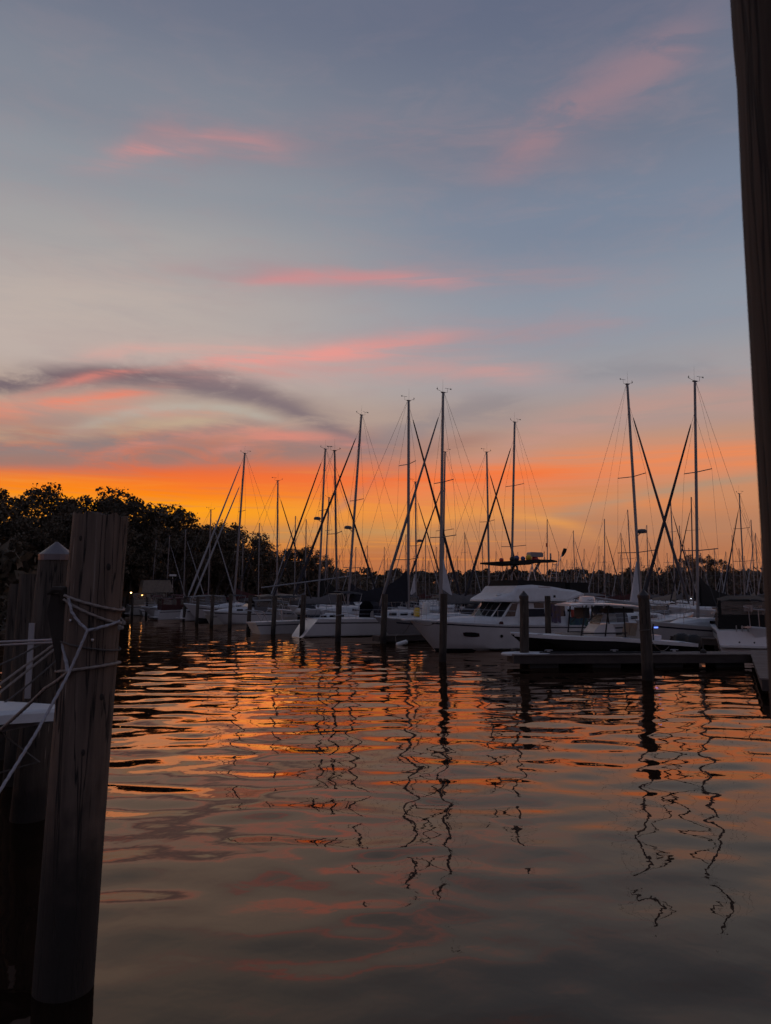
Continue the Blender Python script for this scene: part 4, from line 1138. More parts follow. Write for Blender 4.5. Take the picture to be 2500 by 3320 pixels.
for i, (xt, yt, xb, H, bw) in enumerate(far):
    Y = (H - 2.8) * F / (1925 - yt)
    where = 'before the dark wood' if xt < 900 else 'beyond the davit dinghy' if xt < 1270 else 'around the foot of the tallest mast' if xt < 1480 else 'behind the trawler hardtop' if xt < 1790 else 'behind the T-top' if xt < 2080 else 'behind the thick capped piling' if xt < 2300 else 'behind the black canvas cruiser'
    sailboat(xt, yt, xb, Y, bw, 'distant moored sailboat with slim mast ' + where, 'sailboats in the far rows', detail=1,
             cover=rf.choice(covers), hull=rf.choice(['gelcoat', 'gelcoat', 'gelcoat_cream', 'hull_navy']), jib=rf.choice(['jib_pale', 'jib_dark', 'jib_pale', None]), spread=rf.choice([(.5,), (.45, .72), (.5,)]), frac=rf.choice([.98, .9, .85]))

# ------------------------------------------------------------------ trawler yacht
def trawler():
    bow = Vector((1.18, 36.4, 0)); dirn = Vector((-.878, -.48, 0)); L = 10.6; B = 3.6
    root = empty('trawler_yacht')
    c = bow - dirn * (L / 2)
    root.location = c; root.rotation_euler = (0, 0, math.atan2(dirn.y, dirn.x))
    fb = (1.55, 1.22, 1.08)
    sheer, hb, pt = hull_parts(root, L, B, fb, 'gelcoat', False, [(.915, .955, 'stripe_dark')], rake=.16, transom=0.0, flare=.5, boot='antifoul', n=13)
    S_ = 1          # port side (+y) faces the camera
    # raised foredeck trunk
    cabin(root, [(.2, 1.25, 1.15, 1.62), (1.6, 1.1, 1.2, 1.66), (3.0, .75, 1.25, 1.62), (3.7, .35, 1.3, 1.45)], 'deck_white', 'foredeck')
    # saloon house with raked windscreen
    mb = MB(); rows = []
    for x0, x1, w, z in ((1.15, -3.6, 1.42, 1.15), (1.05, -3.6, 1.40, 1.55), (.25, -3.55, 1.30, 2.42)):
        rows.append([(x1, -w, z), (x0 - .25, -w, z), (x0, -w * .55, z), (x0, w * .55, z), (x0 - .25, w, z), (x1, w, z)])
    mb.loft(rows); house = mb.build('saloon', 'deck_white', root)
    # windows: windscreen panes and dark side windows, set proud of the walls
    def pane(name, a, b2, c2, d2, mt='glass_dark', par=house, off=0.012):
        a, b2, c2, d2 = map(Vector, (a, b2, c2, d2)); n = (b2 - a).cross(d2 - a).normalized()
        if n.dot((a + c2) / 2 - Vector((-1, 0, 1.5))) < 0: n = -n
        q = [p + n * off for p in (a, b2, c2, d2)] + [p - n * .02 for p in (a, b2, c2, d2)]
        m_ = MB(); m_.add(q, [(0, 1, 2, 3), (7, 6, 5, 4), (0, 4, 5, 1), (1, 5, 6, 2), (2, 6, 7, 3), (3, 7, 4, 0)]); return m_.build(name, mt, par)
    def sw(x, z, s_):            # a point on the raked side wall
        t_ = (z - 1.55) / (2.42 - 1.55); w = 1.40 + (1.30 - 1.40) * t_; return Vector((x, s_ * w, z))
    for s_ in (-1, 1):
        pane('side_window', sw(.58, 1.66, s_), sw(.05, 2.30, s_), sw(-.30, 2.30, s_), sw(-.05, 1.66, s_))
        pane('side_window', sw(-.75, 1.62, s_), sw(-.75, 2.02, s_), sw(-2.0, 2.02, s_), sw(-2.0, 1.62, s_), 'canvas_navy')
        pane('side_window', sw(-1.35, 2.06, s_), sw(-1.35, 2.32, s_), sw(-2.0, 2.32, s_), sw(-2.0, 2.06, s_))
        pane('side_window', sw(-2.2, 1.62, s_), sw(-2.2, 2.32, s_), sw(-3.4, 2.32, s_), sw(-3.4, 1.62, s_))
    def fw(y, z):
        t_ = (z - 1.55) / (2.42 - 1.55); return Vector((1.05 + (.25 - 1.05) * t_, y, z))
    for y0, y1 in ((-.72, -.27), (-.22, .22), (.27, .72)):
        pane('windscreen', fw(y0, 1.62), fw(y1, 1.62), fw(y1, 2.34), fw(y0, 2.34))
    def cw(f_, z):
        t_ = (z - 1.55) / (2.42 - 1.55); x0 = 1.05 + (.25 - 1.05) * t_; w = 1.40 + (1.30 - 1.40) * t_
        return Vector((x0 - .25 * f_, w * .55 + (w - w * .55) * f_, z))
    for s_ in (-1, 1):
        pts = [cw(.12, 1.62), cw(.9, 1.62), cw(.9, 2.34), cw(.12, 2.34)]
        pane('windscreen', *[Vector((p.x, p.y * s_, p.z)) for p in pts])
    # flybridge moulding with its long overhang aft
    mb = MB(); prof = [(1.25, .55, 2.42, 2.50), (.95, 1.1, 2.40, 2.58), (.1, 1.5, 2.40, 2.86), (-.25, 1.55, 2.40, 3.20), (-1.2, 1.56, 2.40, 3.26), (-2.6, 1.56, 2.42, 3.16), (-3.4, 1.54, 2.40, 3.05), (-4.2, 1.52, 2.62, 2.98), (-4.7, 1.45, 2.70, 2.86)]
    mb.loft([[(x, -w, z0), (x, w, z0), (x, w * 1.0, z0 + .1), (x, w * .93, z0 + (z1 - z0) * .8), (x, w * .86, z1), (x, -w * .86, z1), (x, -w * .93, z0 + (z1 - z0) * .8), (x, -w, z0 + .1)] for x, w, z0, z1 in prof])
    fly = mb.build('flybridge', 'deck_white', root)
    for s_ in (-1, 1):
        MB().box((-2.55, s_ * 1.55, 2.66), (.12, .03, .12)).build('vent', 'rubber', fly)
        MB().box((-2.0, s_ * 1.40, 3.15), (.8, .05, .025)).build('grab_rail', 'steel', fly)
    MB().ball((.55, .9, 2.72), (.19, .13, .1), 9, 6).build('searchlight', 'fender_white', fly, True)
    # dark canvas dodger round the flybridge seats
    mb = MB(); mb.loft([[(-.35, -1.25, 3.15), (-.35, 1.25, 3.15), (-3.6, 1.25, 3.05), (-3.6, -1.25, 3.05)], [(-.5, -1.2, 3.50), (-.5, 1.2, 3.50), (-3.6, 1.2, 3.42), (-3.6, -1.2, 3.42)]]); mb.build('flybridge_canvas', 'canvas_black', root)
    MB().box((-4.6, 0, 3.12), (1.3, 2.4, .55)).build('stern_canvas', 'canvas_black', root)
    # hardtop on its tube frame
    mb = MB(); mb.loft([[(x, -w, z), (x, w, z), (x, w * .96, z + t_), (x, -w * .96, z + t_)] for x, w, z, t_ in ((.6, .5, 4.40, .03), (.35, 1.0, 4.37, .08), (-.5, 1.15, 4.32, .17), (-1.2, 1.2, 4.29, .26), (-1.7, 1.2, 4.41, .18), (-2.9, 1.15, 4.46, .13), (-3.3, 1.0, 4.48, .08))])
    top = mb.build('hardtop', 'canvas_black', root)
    for s_ in (-1, 1):
        for (x0, x1) in ((-1.0, -1.55), (-1.75, -1.5), (-2.5, -1.75)):
            MB().tube([(x0, s_ * 1.15, 3.1), (x1, s_ * 1.05, 4.34)], .03, 6).build('hardtop_strut', 'steel', root)
        MB().box((-1.85, s_ * 1.0, 4.15), (.7, .06, .13), ry=.95).build('hardtop_brace', 'canvas_grey', root)
    # ladder-mast aft with flag
    def ladder():
        mb = MB(); w = .16
        for d in (-.16, .16):
            mb.tube([(-2.95 + d * 1.8, .95, 3.05), (-3.2 + d * .8, .9, 4.46)], .022, 6)
        mb.build('rail', 'steel', lad)
        for i in range(6):
            t_ = (i + .5) / 6; x = -2.95 - .25 * t_; k_ = .16 * (1.8 - t_)
            MB().tube([(x - k_, .95 - .05 * t_, 3.05 + 1.41 * t_), (x + k_, .95 - .05 * t_, 3.05 + 1.41 * t_)], .016, 5).build('rung', 'steel', lad)
    mb = MB(); mb.loft([[(-2.6, .9, 3.0), (-3.3, .9, 2.95), (-3.3, 1.0, 2.95), (-2.6, 1.0, 3.0)], [(-2.75, .92, 3.4), (-3.2, .92, 3.4), (-3.2, 1.0, 3.4), (-2.75, 1.0, 3.4)]]); lad = mb.build('ladder_mast', 'gelcoat', root); ladder()
    Mt = Matrix.Translation((-2.92, 1.03, 3.56)) @ Matrix.Rotation(math.pi, 4, 'Z') @ Matrix.Rotation(R(90), 4, 'X')
    text('lettering', 'S', .3, 'lettering', Mt, lad)
    Mt = Matrix.Translation((-2.82, 1.03, 3.06)) @ Matrix.Rotation(math.pi, 4, 'Z') @ Matrix.Rotation(R(90), 4, 'X')
    text('lettering', 'S Y', .2, 'lettering', Mt, lad)
    mb = MB(); mb.tube([(-3.30, .9, 4.17), (-3.80, .9, 5.02)], .016, 5); pole = mb.build('flagstaff', 'steel', root)
    mb = MB(); mb.loft([[(-3.67, .86, 4.77), (-3.79, .86, 4.82), (-3.79, .94, 4.82), (-3.67, .94, 4.77)], [(-3.75, .84, 4.97), (-3.97, .84, 5.05), (-3.97, .96, 5.05), (-3.75, .96, 4.97)], [(-3.87, .86, 5.24), (-4.05, .86, 5.22), (-4.05, .94, 5.22), (-3.87, .94, 5.24)]]); mb.build('rolled_flag', 'canvas_black', pole)
    # open-array radar on the hardtop
    mb = MB(); mb.lathe([(.2, 4.56), (.26, 4.59), (.18, 4.68), (.12, 4.80)], 12, (-2.35, .3)); mb.build('radar_base', 'red', top)
    mb = MB(); mb.loft([[(-2.35 + sx * l, .3 + sy * .16, z) for sx, sy in ((-1, -1), (1, -1), (1, 1), (-1, 1))] for l, z in ((.42, 4.76), (.46, 4.80), (.44, 4.96), (.37, 5.01))]); mb.build('radar', 'spar', top)
    MB().tube([(-2.85, .7, 4.5), (-2.85, .7, 5.35)], .014, 5).build('antenna', 'steel', top)
    MB().tube([(-2.85, .7, 5.3), (-2.85, .7, 5.5)], .05, 6).build('masthead_light', 'red', top)
    MB().tube([(-3.0, .8, 4.5), (-3.0, .8, 4.95)], [.05, .045], 6).build('horn', 'spar', top)
    # hull window and portholes on both sides
    for s_ in (-1, 1):
        def hp(u, v, o_): return pt(u, v, s_) + Vector((0, s_ * o_, 0))
        mbw = MB(); n = 24; ring, ring2 = [], []
        for k_ in range(n):
            a = 2 * math.pi * k_ / n; du = .043 * max(-1, min(1, 1.4 * math.cos(a))); dv = .075 * math.sin(a)
            ring.append(hp(.765 + du, .66 + dv, .014)); ring2.append(hp(.765 + du * .86, .66 + dv * .8, .022))
        mbw.add(ring, [tuple(range(n))]); wf = mbw.build('hull_window', 'canvas_maroon', root)
        mbw = MB(); mbw.add(ring2, [tuple(range(n))]); mbw.build('pane', 'glass_dark', wf)
        mbw = MB(); ring = [hp(.60 + .0105 * math.cos(2 * math.pi * k_ / 16), .635 + .062 * math.sin(2 * math.pi * k_ / 16), .016) for k_ in range(16)]
        mbw.add(ring, [tuple(range(16))]); pf = mbw.build('porthole', 'steel', root)
        mbw = MB(); ring = [hp(.60 + .0085 * math.cos(2 * math.pi * k_ / 16), .635 + .05 * math.sin(2 * math.pi * k_ / 16), .024) for k_ in range(16)]
        mbw.add(ring, [tuple(range(16))]); mbw.build('pane', 'glass_dark', pf)
        MB().ball(pt(.60, 1.0, s_) * .93 + Vector((0, 0, .16)), .12, 9, 6).build('fender_ball', 'canvas_maroon', root, True)
    # name on the quarter, following the sheer
    a, b2 = pt(.30, .80, 1), pt(.08, .80, 1)
    ang = math.atan2((b2 - a).y, (b2 - a).x)
    Mt = Matrix.Translation(a + Vector((0, .012, 0))) @ Matrix.Rotation(ang, 4, 'Z') @ Matrix.Rotation(R(90), 4, 'X')
    text('lettering', 'SWIFT TRAWLER', .23, 'lettering_grey', Mt, root)
    # bow rail
    for s_ in (-1, 1):
        rail(root, [pt(u, 1, s_) * .97 + Vector((0, 0, .06)) for u in (.50, .62, .74, .86, .97)], .68, 'bow_rail')
    mb = MB(); mb.box((L * .5 + .05, 0, 1.56), (.7, .34, .09)); mb.build('bow_roller', 'deck_white', root)
    # cockpit side and stern
    mb = MB(); mb.loft([[(-3.7, w, 1.05), (-5.2, w, 1.0), (-5.2, w - .06 * s_, 1.0), (-3.7, w - .06 * s_, 1.05)] for w, s_ in ((1.55, 1),)] + [[(-3.7, 1.5, 1.75), (-4.2, 1.5, 1.5), (-4.2, 1.44, 1.5), (-3.7, 1.44, 1.75)]]); mb.build('cockpit_side', 'gelcoat', root)
    for s_ in (-1, 1): MB().tube([(-4.55, s_ * 1.4, 1.0), (-4.6, s_ * 1.35, 2.75)], .03, 6).build('overhang_post', 'steel', root)
    tag(root, 'white trawler yacht with flybridge hardtop and raked windscreen', 'trawler yacht')
    W = Matrix.Translation(root.location) @ Matrix.Rotation(root.rotation_euler.z, 4, 'Z')
    for (x, y, r_, mt, lab) in ((.1, .55, .115, 'red', 'small red round buoy resting at the hardtop front'), (-.62, .55, .145, 'rubber', 'black round buoy resting on the trawler hardtop'), (-.98, .45, .15, 'blue_buoy', 'blue round buoy beside the black one on the hardtop'), (-1.28, .6, .125, 'blue_buoy', 'smaller blue round buoy lying lower on the hardtop'), (-1.75, .5, .165, 'yellow', 'yellow round buoy resting on the trawler hardtop')):
        zt = 4.45 if x > 0 else (4.49 if x > -.8 else (4.55 if x > -1.4 else 4.58))
        mb = MB(); mb.ball((0, 0, 0), (r_, r_, r_), 12, 9); mb.tube([(0, 0, -r_ * .95), (0, 0, -r_ * 1.15)], r_ * .25, 6)
        o = mb.build('round_buoy', mt, None, True); o.location = W @ Vector((x, y, zt + r_ * .72)); tag(o, lab, 'buoy')
    # towels hung along the cockpit
    def towel(x0, x1, z0, z1, mt, lab, y=1.62, peak=0):
        n = 14; vs = []
        for i in range(n + 1):
            t_ = i / n; x = x0 + (x1 - x0) * t_; yy = y + .05 * math.sin(t_ * 17)
            zt = z1 + peak * (1 - abs(2 * t_ - 1)) - .03 * math.sin(t_ * 9) ** 2
            vs.append([(x, yy, zt), (x, yy + .02 * math.sin(t_ * 31), (z0 + zt) / 2), (x, yy + .03, z0 + .05 * math.sin(t_ * 13)), (x, yy + .014, z0 + .05 * math.sin(t_ * 13)), (x, yy - .012, (z0 + zt) / 2), (x, yy - .014, zt)])
        mb = MB(); mb.loft(vs); o = mb.build('hanging_towel', mt, None, True); o.matrix_world = W; tag(o, lab, 'towel')
    towel(-2.35, -3.0, 1.32, 2.25, 'towel_violet', 'violet and brown towel hung at the trawler side door', 1.52)
    towel(-3.55, -4.9, 1.55, 1.98, 'towel_red', 'red towel draped over the trawler cockpit rail', 1.66)
    towel(-3.45, -4.8, 1.12, 1.60, 'towel_green', 'green patterned towel hung below the red one', 1.63)
trawler()

# ------------------------------------------------------------------ centre console motorboat
def console_boat():
    a = Vector((5.05, 30.3, 0)); b2 = Vector((12.6, 31.9, 0)); d = (a - b2).normalized(); L = (a - b2).length; B = 2.5
    root = empty('motorboat'); root.location = (a + b2) / 2; root.rotation_euler = (0, 0, math.atan2(d.y, d.x))
    fb = (1.20, 1.02, .72)
    sheer, hb, pt = hull_parts(root, L, B, fb, 'hull_black', False, None, rake=.22, transom=0.02, flare=.6, boot=None, n=13)
    for s_ in (-1, 1):
        ms = MB(); ms.loft([[pt(u, 1, s_) + Vector((0, s_ * .02, -.10)), pt(u, 1, s_) + Vector((0, s_ * .035, .04)), pt(u, 1, s_) * .93 + Vector((0, 0, .055)), pt(u, 1, s_) * .93 + Vector((0, 0, -.05))] for u in [i / 12 * .985 for i in range(13)]]); ms.build('gunwale', 'gelcoat', root, True)
        for u in (.88, .42, .08):
            c = pt(u, 1, s_) * .97; MB().tube([c + Vector((-.12, 0, .09)), c + Vector((.12, 0, .09))], .022, 5).build('cleat', 'steel', root)
    # console, leaning post, seats
    mb = MB(); mb.loft([[(x0, -.45, z), (x1, -.45, z), (x1, .45, z), (x0, .45, z)] for x0, x1, z in ((-.6, .45, .5), (-.55, .42, 1.25), (-.45, .15, 1.55))]); con = mb.build('console', 'gelcoat', root)
    mb = MB(); mb.loft([[(.12, -.42, 1.55), (.16, -.42, 1.55), (.16, .42, 1.55), (.12, .42, 1.55)], [(-.08, -.38, 1.95), (-.05, -.38, 1.95), (-.05, .38, 1.95), (-.08, .38, 1.95)]]); mb.build('console_screen', 'vinyl', con)
    mb = MB(); mb.box((-.68, 0, 1.35), (.05, .3, .3)); mb.tube([(-.7, .17 * math.cos(q), 1.3 + .17 * math.sin(q)) for q in np.linspace(0, 6.283, 14)], .014, 5); mb.build('steering_wheel', 'steel', con)
    mb = MB(); mb.loft([[(x, -w, .5) for w in (.42,)] + [(x, -.42, 1.12), (x, -.3, 1.2), (x, .3, 1.2), (x, .42, 1.12), (x, .42, .5)] for x in (.85, 1.75)]); mb.build('front_seat', 'upholstery', root)
    for y in (-.3, .3):
        mb = MB(); mb.loft([[(-1.62, y - .26, .55), (-1.05, y - .26, .55), (-1.05, y + .26, .55), (-1.62, y + .26, .55)], [(-1.60, y - .27, 1.05), (-1.05, y - .27, 1.05), (-1.05, y + .27, 1.05), (-1.60, y + .27, 1.05)], [(-1.62, y - .27, 1.06), (-1.40, y - .27, 1.06), (-1.40, y + .27, 1.06), (-1.62, y + .27, 1.06)], [(-1.70, y - .25, 1.55), (-1.52, y - .25, 1.58), (-1.52, y + .25, 1.58), (-1.70, y + .25, 1.55)]]); mb.build('helm_seat', 'upholstery', root)
    MB().box((-2.25, 0, .85), (.4, 1.5, .5)).build('stern_seat', 'gelcoat', root)
    MB().tube([(-2.05, .82, .8), (-2.0, .84, 1.35), (-2.05, .84, 1.55)], .03, 6).build('gear_handle', 'rubber', root)
    o = MB().box((-2.15, .86, 1.42), (.15, .05, .05)).build('courtesy_light', 'lamp_blue', root)
    # T-top
    mb = MB(); mb.loft([[(x, -w, z), (x, w, z), (x, w, z + .05), (x, w * .7, z + .09), (x, -w * .7, z + .09), (x, -w, z + .05)] for x, w, z in ((1.55, .75, 2.30), (1.1, .95, 2.34), (0, 1.0, 2.33), (-1.2, .95, 2.25), (-1.62, .85, 2.19))]); tt = mb.build('t_top', 'gelcoat', root)
    for s_ in (-1, 1):
        for (x0, x1) in ((1.15, .85), (.05, -.15), (-.95, -.8)):
            MB().tube([(x0, s_ * .55, .55), (x1, s_ * .72, 2.33)], .035, 6).build('t_top_leg', 'rubber', root)
        MB().tube([(.85, s_ * .66, 1.6), (.4, s_ * .72, 2.0), (.25, s_ * .75, 2.3)], .02, 5).build('grab_bar', 'rubber', root)
        MB().tube([(1.05, s_ * .6, 1.2), (-1.0, s_ * .6, 1.2)], .03, 5).build('cross_bar', 'rubber', root)
    MB().box((-.9, 0, 2.1), (.9, 1.1, .18)).build('electronics_box', 'rubber', tt); MB().box((.7, 0, 2.02), (.28, .8, .42)).build('storage_bag', 'rubber', tt)
    mb = MB(); mb.lathe([(.30, 2.42), (.34, 2.46), (.33, 2.60), (.29, 2.68), (.05, 2.70)], 18, (.45, 0)); rd = mb.build('radar_dome', 'gelcoat', root, True)
    n_ = 'SIMRAD'
    for i, ch in enumerate(n_):
        th = R(90) + R(40) - R(12.5) * i
        Mt = Matrix.Translation((.45 + .343 * math.cos(th), .343 * math.sin(th), 2.505)) @ Matrix.Rotation(th + R(90), 4, 'Z') @ Matrix.Rotation(R(90), 4, 'X')
        text('lettering', ch, .085, 'lettering', Mt, rd, .001)
    # two outboards
    for y in (-.42, .42):
        eng = MB(); x = -L / 2 - .28
        eng.loft([[(x + dx * sx, y + dy * sy, z) for sx, sy in ((-1, -.6), (-.6, -1), (.6, -1), (1, -.6), (1, .6), (.6, 1), (-.6, 1), (-1, .6))] for dx, dy, z in ((.20, .15, .45), (.30, .2, .62), (.33, .21, .85), (.28, .18, 1.02), (.12, .09, 1.10))]); eo = eng.build('outboard_motor', 'rubber', root, True)
        MB().box((x, y, .05), (.2, .12, .9)).build('outboard_leg', 'rubber', eo)
        mb = MB(); mb.tube([(x - .31, y, .8), (x, y - .0, 1.115), (x + .3, y, .88)], .014, 5); mb.build('cowl_stripe', 'steel', eo)
    tag(root, 'black-hulled motorboat with T-top, radar dome and twin outboards at the dock', 'motorboat')
    o = MB().tube([Vector((5.35, 30.9, .5)) + Vector((.14 * math.cos(q), .1 * math.sin(q), 0)) for q in np.linspace(0, 6.28, 12)], .07, 6).build('rope_coil', 'rope_dark', None, True); tag(o, 'dark coiled line on the dock by the black motorboat bow', 'rope')
console_boat()

# ------------------------------------------------------------------ other motorboats
def cruiser(px, Y, heading, L, B, hull, canvas, label, z_can=2.3, fly=False, vin=True, fbs=(1.25, 1.05, .95), scale_top=1.0):
    p = at(px, 1925, Y); root = empty('cabin_cruiser', (p.x, p.y, 0)); root.rotation_euler = (0, 0, heading)
    sheer, hb, pt = hull_parts(root, L, B, fbs, hull, False, [(.86, .92, 'stripe_dark')], rake=.2, transom=.02, flare=.55, n=10)
    zd = fbs[1]
    cb = cabin(root, [(-.05 * L, .40 * B, zd - .1, zd + .55), (.12 * L, .36 * B, zd - .1, zd + .52), (.30 * L, .22 * B, zd - .05, zd + .3), (.38 * L, .1 * B, zd, zd + .12)], 'deck_white')
    for s_ in (-1, 1):
        for q in range(2): win(cb, (.02 + .1 * q) * L, .385 * B - .03 * q, zd + .26, .07 * L, .14, s_)
    # windscreen and canvas enclosure with clear panels
    mb = MB(); mb.loft([[(.02 * L, -.40 * B, zd + .5), (.02 * L, .40 * B, zd + .5), (0.0, .40 * B, zd + .5), (0.0, -.40 * B, zd + .5)], [(-.06 * L, -.36 * B, zd + .95), (-.06 * L, .36 * B, zd + .95), (-.07 * L, .36 * B, zd + .95), (-.07 * L, -.36 * B, zd + .95)]]); mb.build('windscreen', 'glass_dark', root)
    x0, x1 = -.05 * L, -.47 * L
    w = .42 * B; zt = z_can
    mb = MB(); mb.loft([[(x0, -w * .85, zt - .12), (x0, -w * .5, zt), (x0, w * .5, zt), (x0, w * .85, zt - .12)], [((x0 + x1) / 2, -w * .95, zt - .06), ((x0 + x1) / 2, -w * .5, zt + .08), ((x0 + x1) / 2, w * .5, zt + .08), ((x0 + x1) / 2, w * .95, zt - .06)], [(x1, -w * .9, zt - .22), (x1, -w * .5, zt - .1), (x1, w * .5, zt - .1), (x1, w * .9, zt - .22)]], closed=False, cap0=False, cap1=False); can = mb.build('canopy', canvas, root, True)
    zb = zd + .05; zm = zb + (zt - zb) * .42
    for s_ in (-1, 1):
        mb = MB(); mb.loft([[(x0, s_ * w, zb), (x1, s_ * w, zb - .1)], [(x0, s_ * w * .97, zm), (x1, s_ * w * .97, zm)]], closed=False, cap0=False, cap1=False); mb.build('side_skirt', canvas, can)
        for (a, b2) in ((x0, x0 + (x1 - x0) * .07), (x0 + (x1 - x0) * .46, x0 + (x1 - x0) * .58), (x1 + .12, x1)):
            mb = MB(); mb.loft([[(a, s_ * w * .965, zm), (b2, s_ * w * .965, zm)], [(a, s_ * w * .9, zt - .1), (b2, s_ * w * .9, zt - .1)]], closed=False, cap0=False, cap1=False); mb.build('canvas_strip', canvas, can)
        if vin:
            mb = MB(); mb.loft([[(x0, s_ * w * .955, zm), (x1, s_ * w * .955, zm)], [(x0, s_ * w * .88, zt - .12), (x1, s_ * w * .88, zt - .2)]], closed=False, cap0=False, cap1=False); mb.build('clear_panel', 'vinyl', can)
    mb = MB(); mb.loft([[(x1 - .02, -w, zb - .1), (x1 - .02, w, zb - .1)], [(x1 - .02, -w * .95, zm), (x1 - .02, w * .95, zm)]], closed=False, cap0=False, cap1=False); mb.build('aft_skirt', canvas, can)
    if vin:
        mb = MB(); mb.loft([[(x1 - .01, -w * .95, zm), (x1 - .01, w * .95, zm)], [(x1 - .01, -w * .9, zt - .2), (x1 - .01, w * .9, zt - .2)]], closed=False, cap0=False, cap1=False); mb.build('clear_panel', 'vinyl', can)
    for y in (-1, 1): MB().box((x1 - .015, y * w * .9, (zm + zt) / 2 - .1), (.03, .14, zt - zm - .1)).build('canvas_strip', canvas, can)
    # swim platform and transom fittings
    mb = MB(); mb.box((-L / 2 - .3, 0, .28), (.7, B * .8, .1)); mb.build('swim_platform', 'gelcoat', root)
    for y in (-.1, .15, .4): MB().tube([(-L / 2 + .02, y, fbs[2] - .05), (-L / 2 - .06, y, fbs[2] + .28)], .03, 6).build('rod_holder', 'steel', root)
    for y in (-.35, .3): MB().ball((-L / 2 - .06, y, .45), .05, 7, 5).build('exhaust', 'rubber', root)
    for s_ in (-1, 1): rail(root, [pt(u, 1, s_) * .97 + Vector((0, 0, .05)) for u in (.55, .7, .85, .96)], .55, 'bow_rail')
    return tag(root, label, 'cabin cruiser'), can, root
cruiser(2392, 40.5, R(68), 9.0, 2.9, 'gelcoat', 'canvas_black', 'cabin cruiser with black canvas enclosure and white transom facing the dock', 2.62, fbs=(1.35, 1.12, .98))
r_, can, root = cruiser(540, 99.0, math.atan2(.48, .878), 9.6, 3.4, 'gelcoat_cream', 'canvas_tan', 'flybridge cruiser with tan enclosure moored under the dark wood', 2.9, fbs=(1.7, 1.4, 1.2))
mb = MB(); mb.loft([[(x, -1.2, z0), (x, 1.2, z0), (x, 1.05, z1), (x, -1.05, z1)] for x, z0, z1 in ((.6, 2.95, 3.3), (.2, 2.98, 4.6), (-3.2, 2.9, 4.55), (-3.4, 2.9, 3.2))]); mb.build('flybridge_enclosure', 'canvas_tan', root)
mb = MB(); mb.box((.1, 0, 4.68), (3.6, 2.3, .08)); mb.build('flybridge_top', 'canvas_navy', root)
mb = MB(); mb.tube([(.8, .3, 3.0), (.8, .3, 5.2)], .05, 6); mb.box((.8, .3, 5.25), (.9, .4, .25)); mb.build('radar_mast', 'gelcoat', root)
cruiser(640, 83.0, math.atan2(.48, .878), 8.6, 3.0, 'gelcoat', 'canvas_maroon', 'cabin cruiser with maroon canopy beside the plain pilings', 2.35)
cruiser(800, 70.0, math.atan2(-.48, -.878), 8.2, 2.9, 'gelcoat', 'canvas_grey', 'cabin cruiser with grey canopy lying between two covered sailboats', 2.2)
cruiser(1975, 48.5, math.atan2(-.40, -.9), 8.4, 2.8, 'gelcoat', 'canvas_grey', 'white cabin cruiser seen through the legs of the T-top', 2.2, fbs=(1.5, 1.3, 1.0))
cruiser(1790, 47.5, math.atan2(.48, .878), 9.0, 3.0, 'gelcoat', 'canvas_grey', 'white cruiser whose hard roof shows past the trawler stern', 2.9, fbs=(1.7, 1.5, 1.2))
cruiser(735, 80.0, math.atan2(.48, .878), 9.0, 3.1, 'gelcoat', 'canvas_grey', 'white cabin cruiser moored beyond the twin furled headsails', 2.6, fbs=(1.6, 1.35, 1.1))
cruiser(965, 74.0, math.atan2(.48, .878), 9.4, 3.2, 'gelcoat', 'canvas_tan', 'white cabin cruiser with tan top behind the long pale pole', 2.7, fbs=(1.6, 1.4, 1.1))
cruiser(1215, 72.0, math.atan2(-.48, -.878), 9.0, 3.1, 'gelcoat', 'canvas_navy', 'white cabin cruiser with navy top behind the scoop-stern sailboat', 2.6, fbs=(1.6, 1.4, 1.1))
cruiser(575, 90.0, math.atan2(-.48, -.878), 8.4, 2.9, 'gelcoat', 'canvas_maroon', 'low white cruiser between the flybridge cruiser and maroon canopy', 2.3)
# boat with chromed bow rail at the access dock
def railed_bow():
    tip = at(2432, 2070, 36.0)
    root = empty('motorboat'); d = Vector((-.9, -.42, 0)).normalized(); L = 6.6; B = 2.2
    root.location = (tip.x - d.x * L / 2 * .97, tip.y - d.y * L / 2 * .97, 0); root.rotation_euler = (0, 0, math.atan2(d.y, d.x))
    sheer, hb, pt = hull_parts(root, L, B, (1.18, 1.02, .9), 'gelcoat', False, [(.80, .88, 'stripe_dark')], rake=.2, transom=.02, flare=.6, n=11)
    cabin(root, [(-.4, .75, .95, 1.55), (.8, .62, 1.0, 1.45), (1.9, .35, 1.05, 1.25)], 'deck_white')
    mb = MB()
    rl = [pt(u, 1, -1) * .96 + Vector((0, 0, .92)) for u in (.45, .65, .85, .97)] + [Vector((L / 2 + .25, 0, 2.18))] + [pt(u, 1, 1) * .96 + Vector((0, 0, .92)) for u in (.97, .85, .65, .45)]
    mb.tube(rl, .022, 6); mb.build('bow_rail', 'steel', root, True)
    for u in (.65, .85, .955):
        for s_ in (-1, 1): MB().tube([pt(u, 1, s_) * .94 + Vector((0, 0, .03)), pt(u, 1, s_) * .96 + Vector((0, 0, .92))], .02, 6).build('stanchion', 'steel', root)
    mb = MB(); mb.loft([[(L / 2 - .15, y, z) for y, z in ((-.2, 1.95), (.2, 1.95), (.2, 2.25), (-.2, 2.25))], [(L / 2 - .02, y, z) for y, z in ((-.2, 1.95), (.2, 1.95), (.2, 2.25), (-.2, 2.25))]]); mb.build('floodlight', 'spar', root)
    mb = MB(); mb.box((L / 2 + .1, 0, 1.2), (.5, .22, .08)); mb.build('bow_roller', 'steel', root)
    tag(root, 'white motorboat bow with chromed rail lying beside the thick dark post', 'motorboat')
railed_bow()
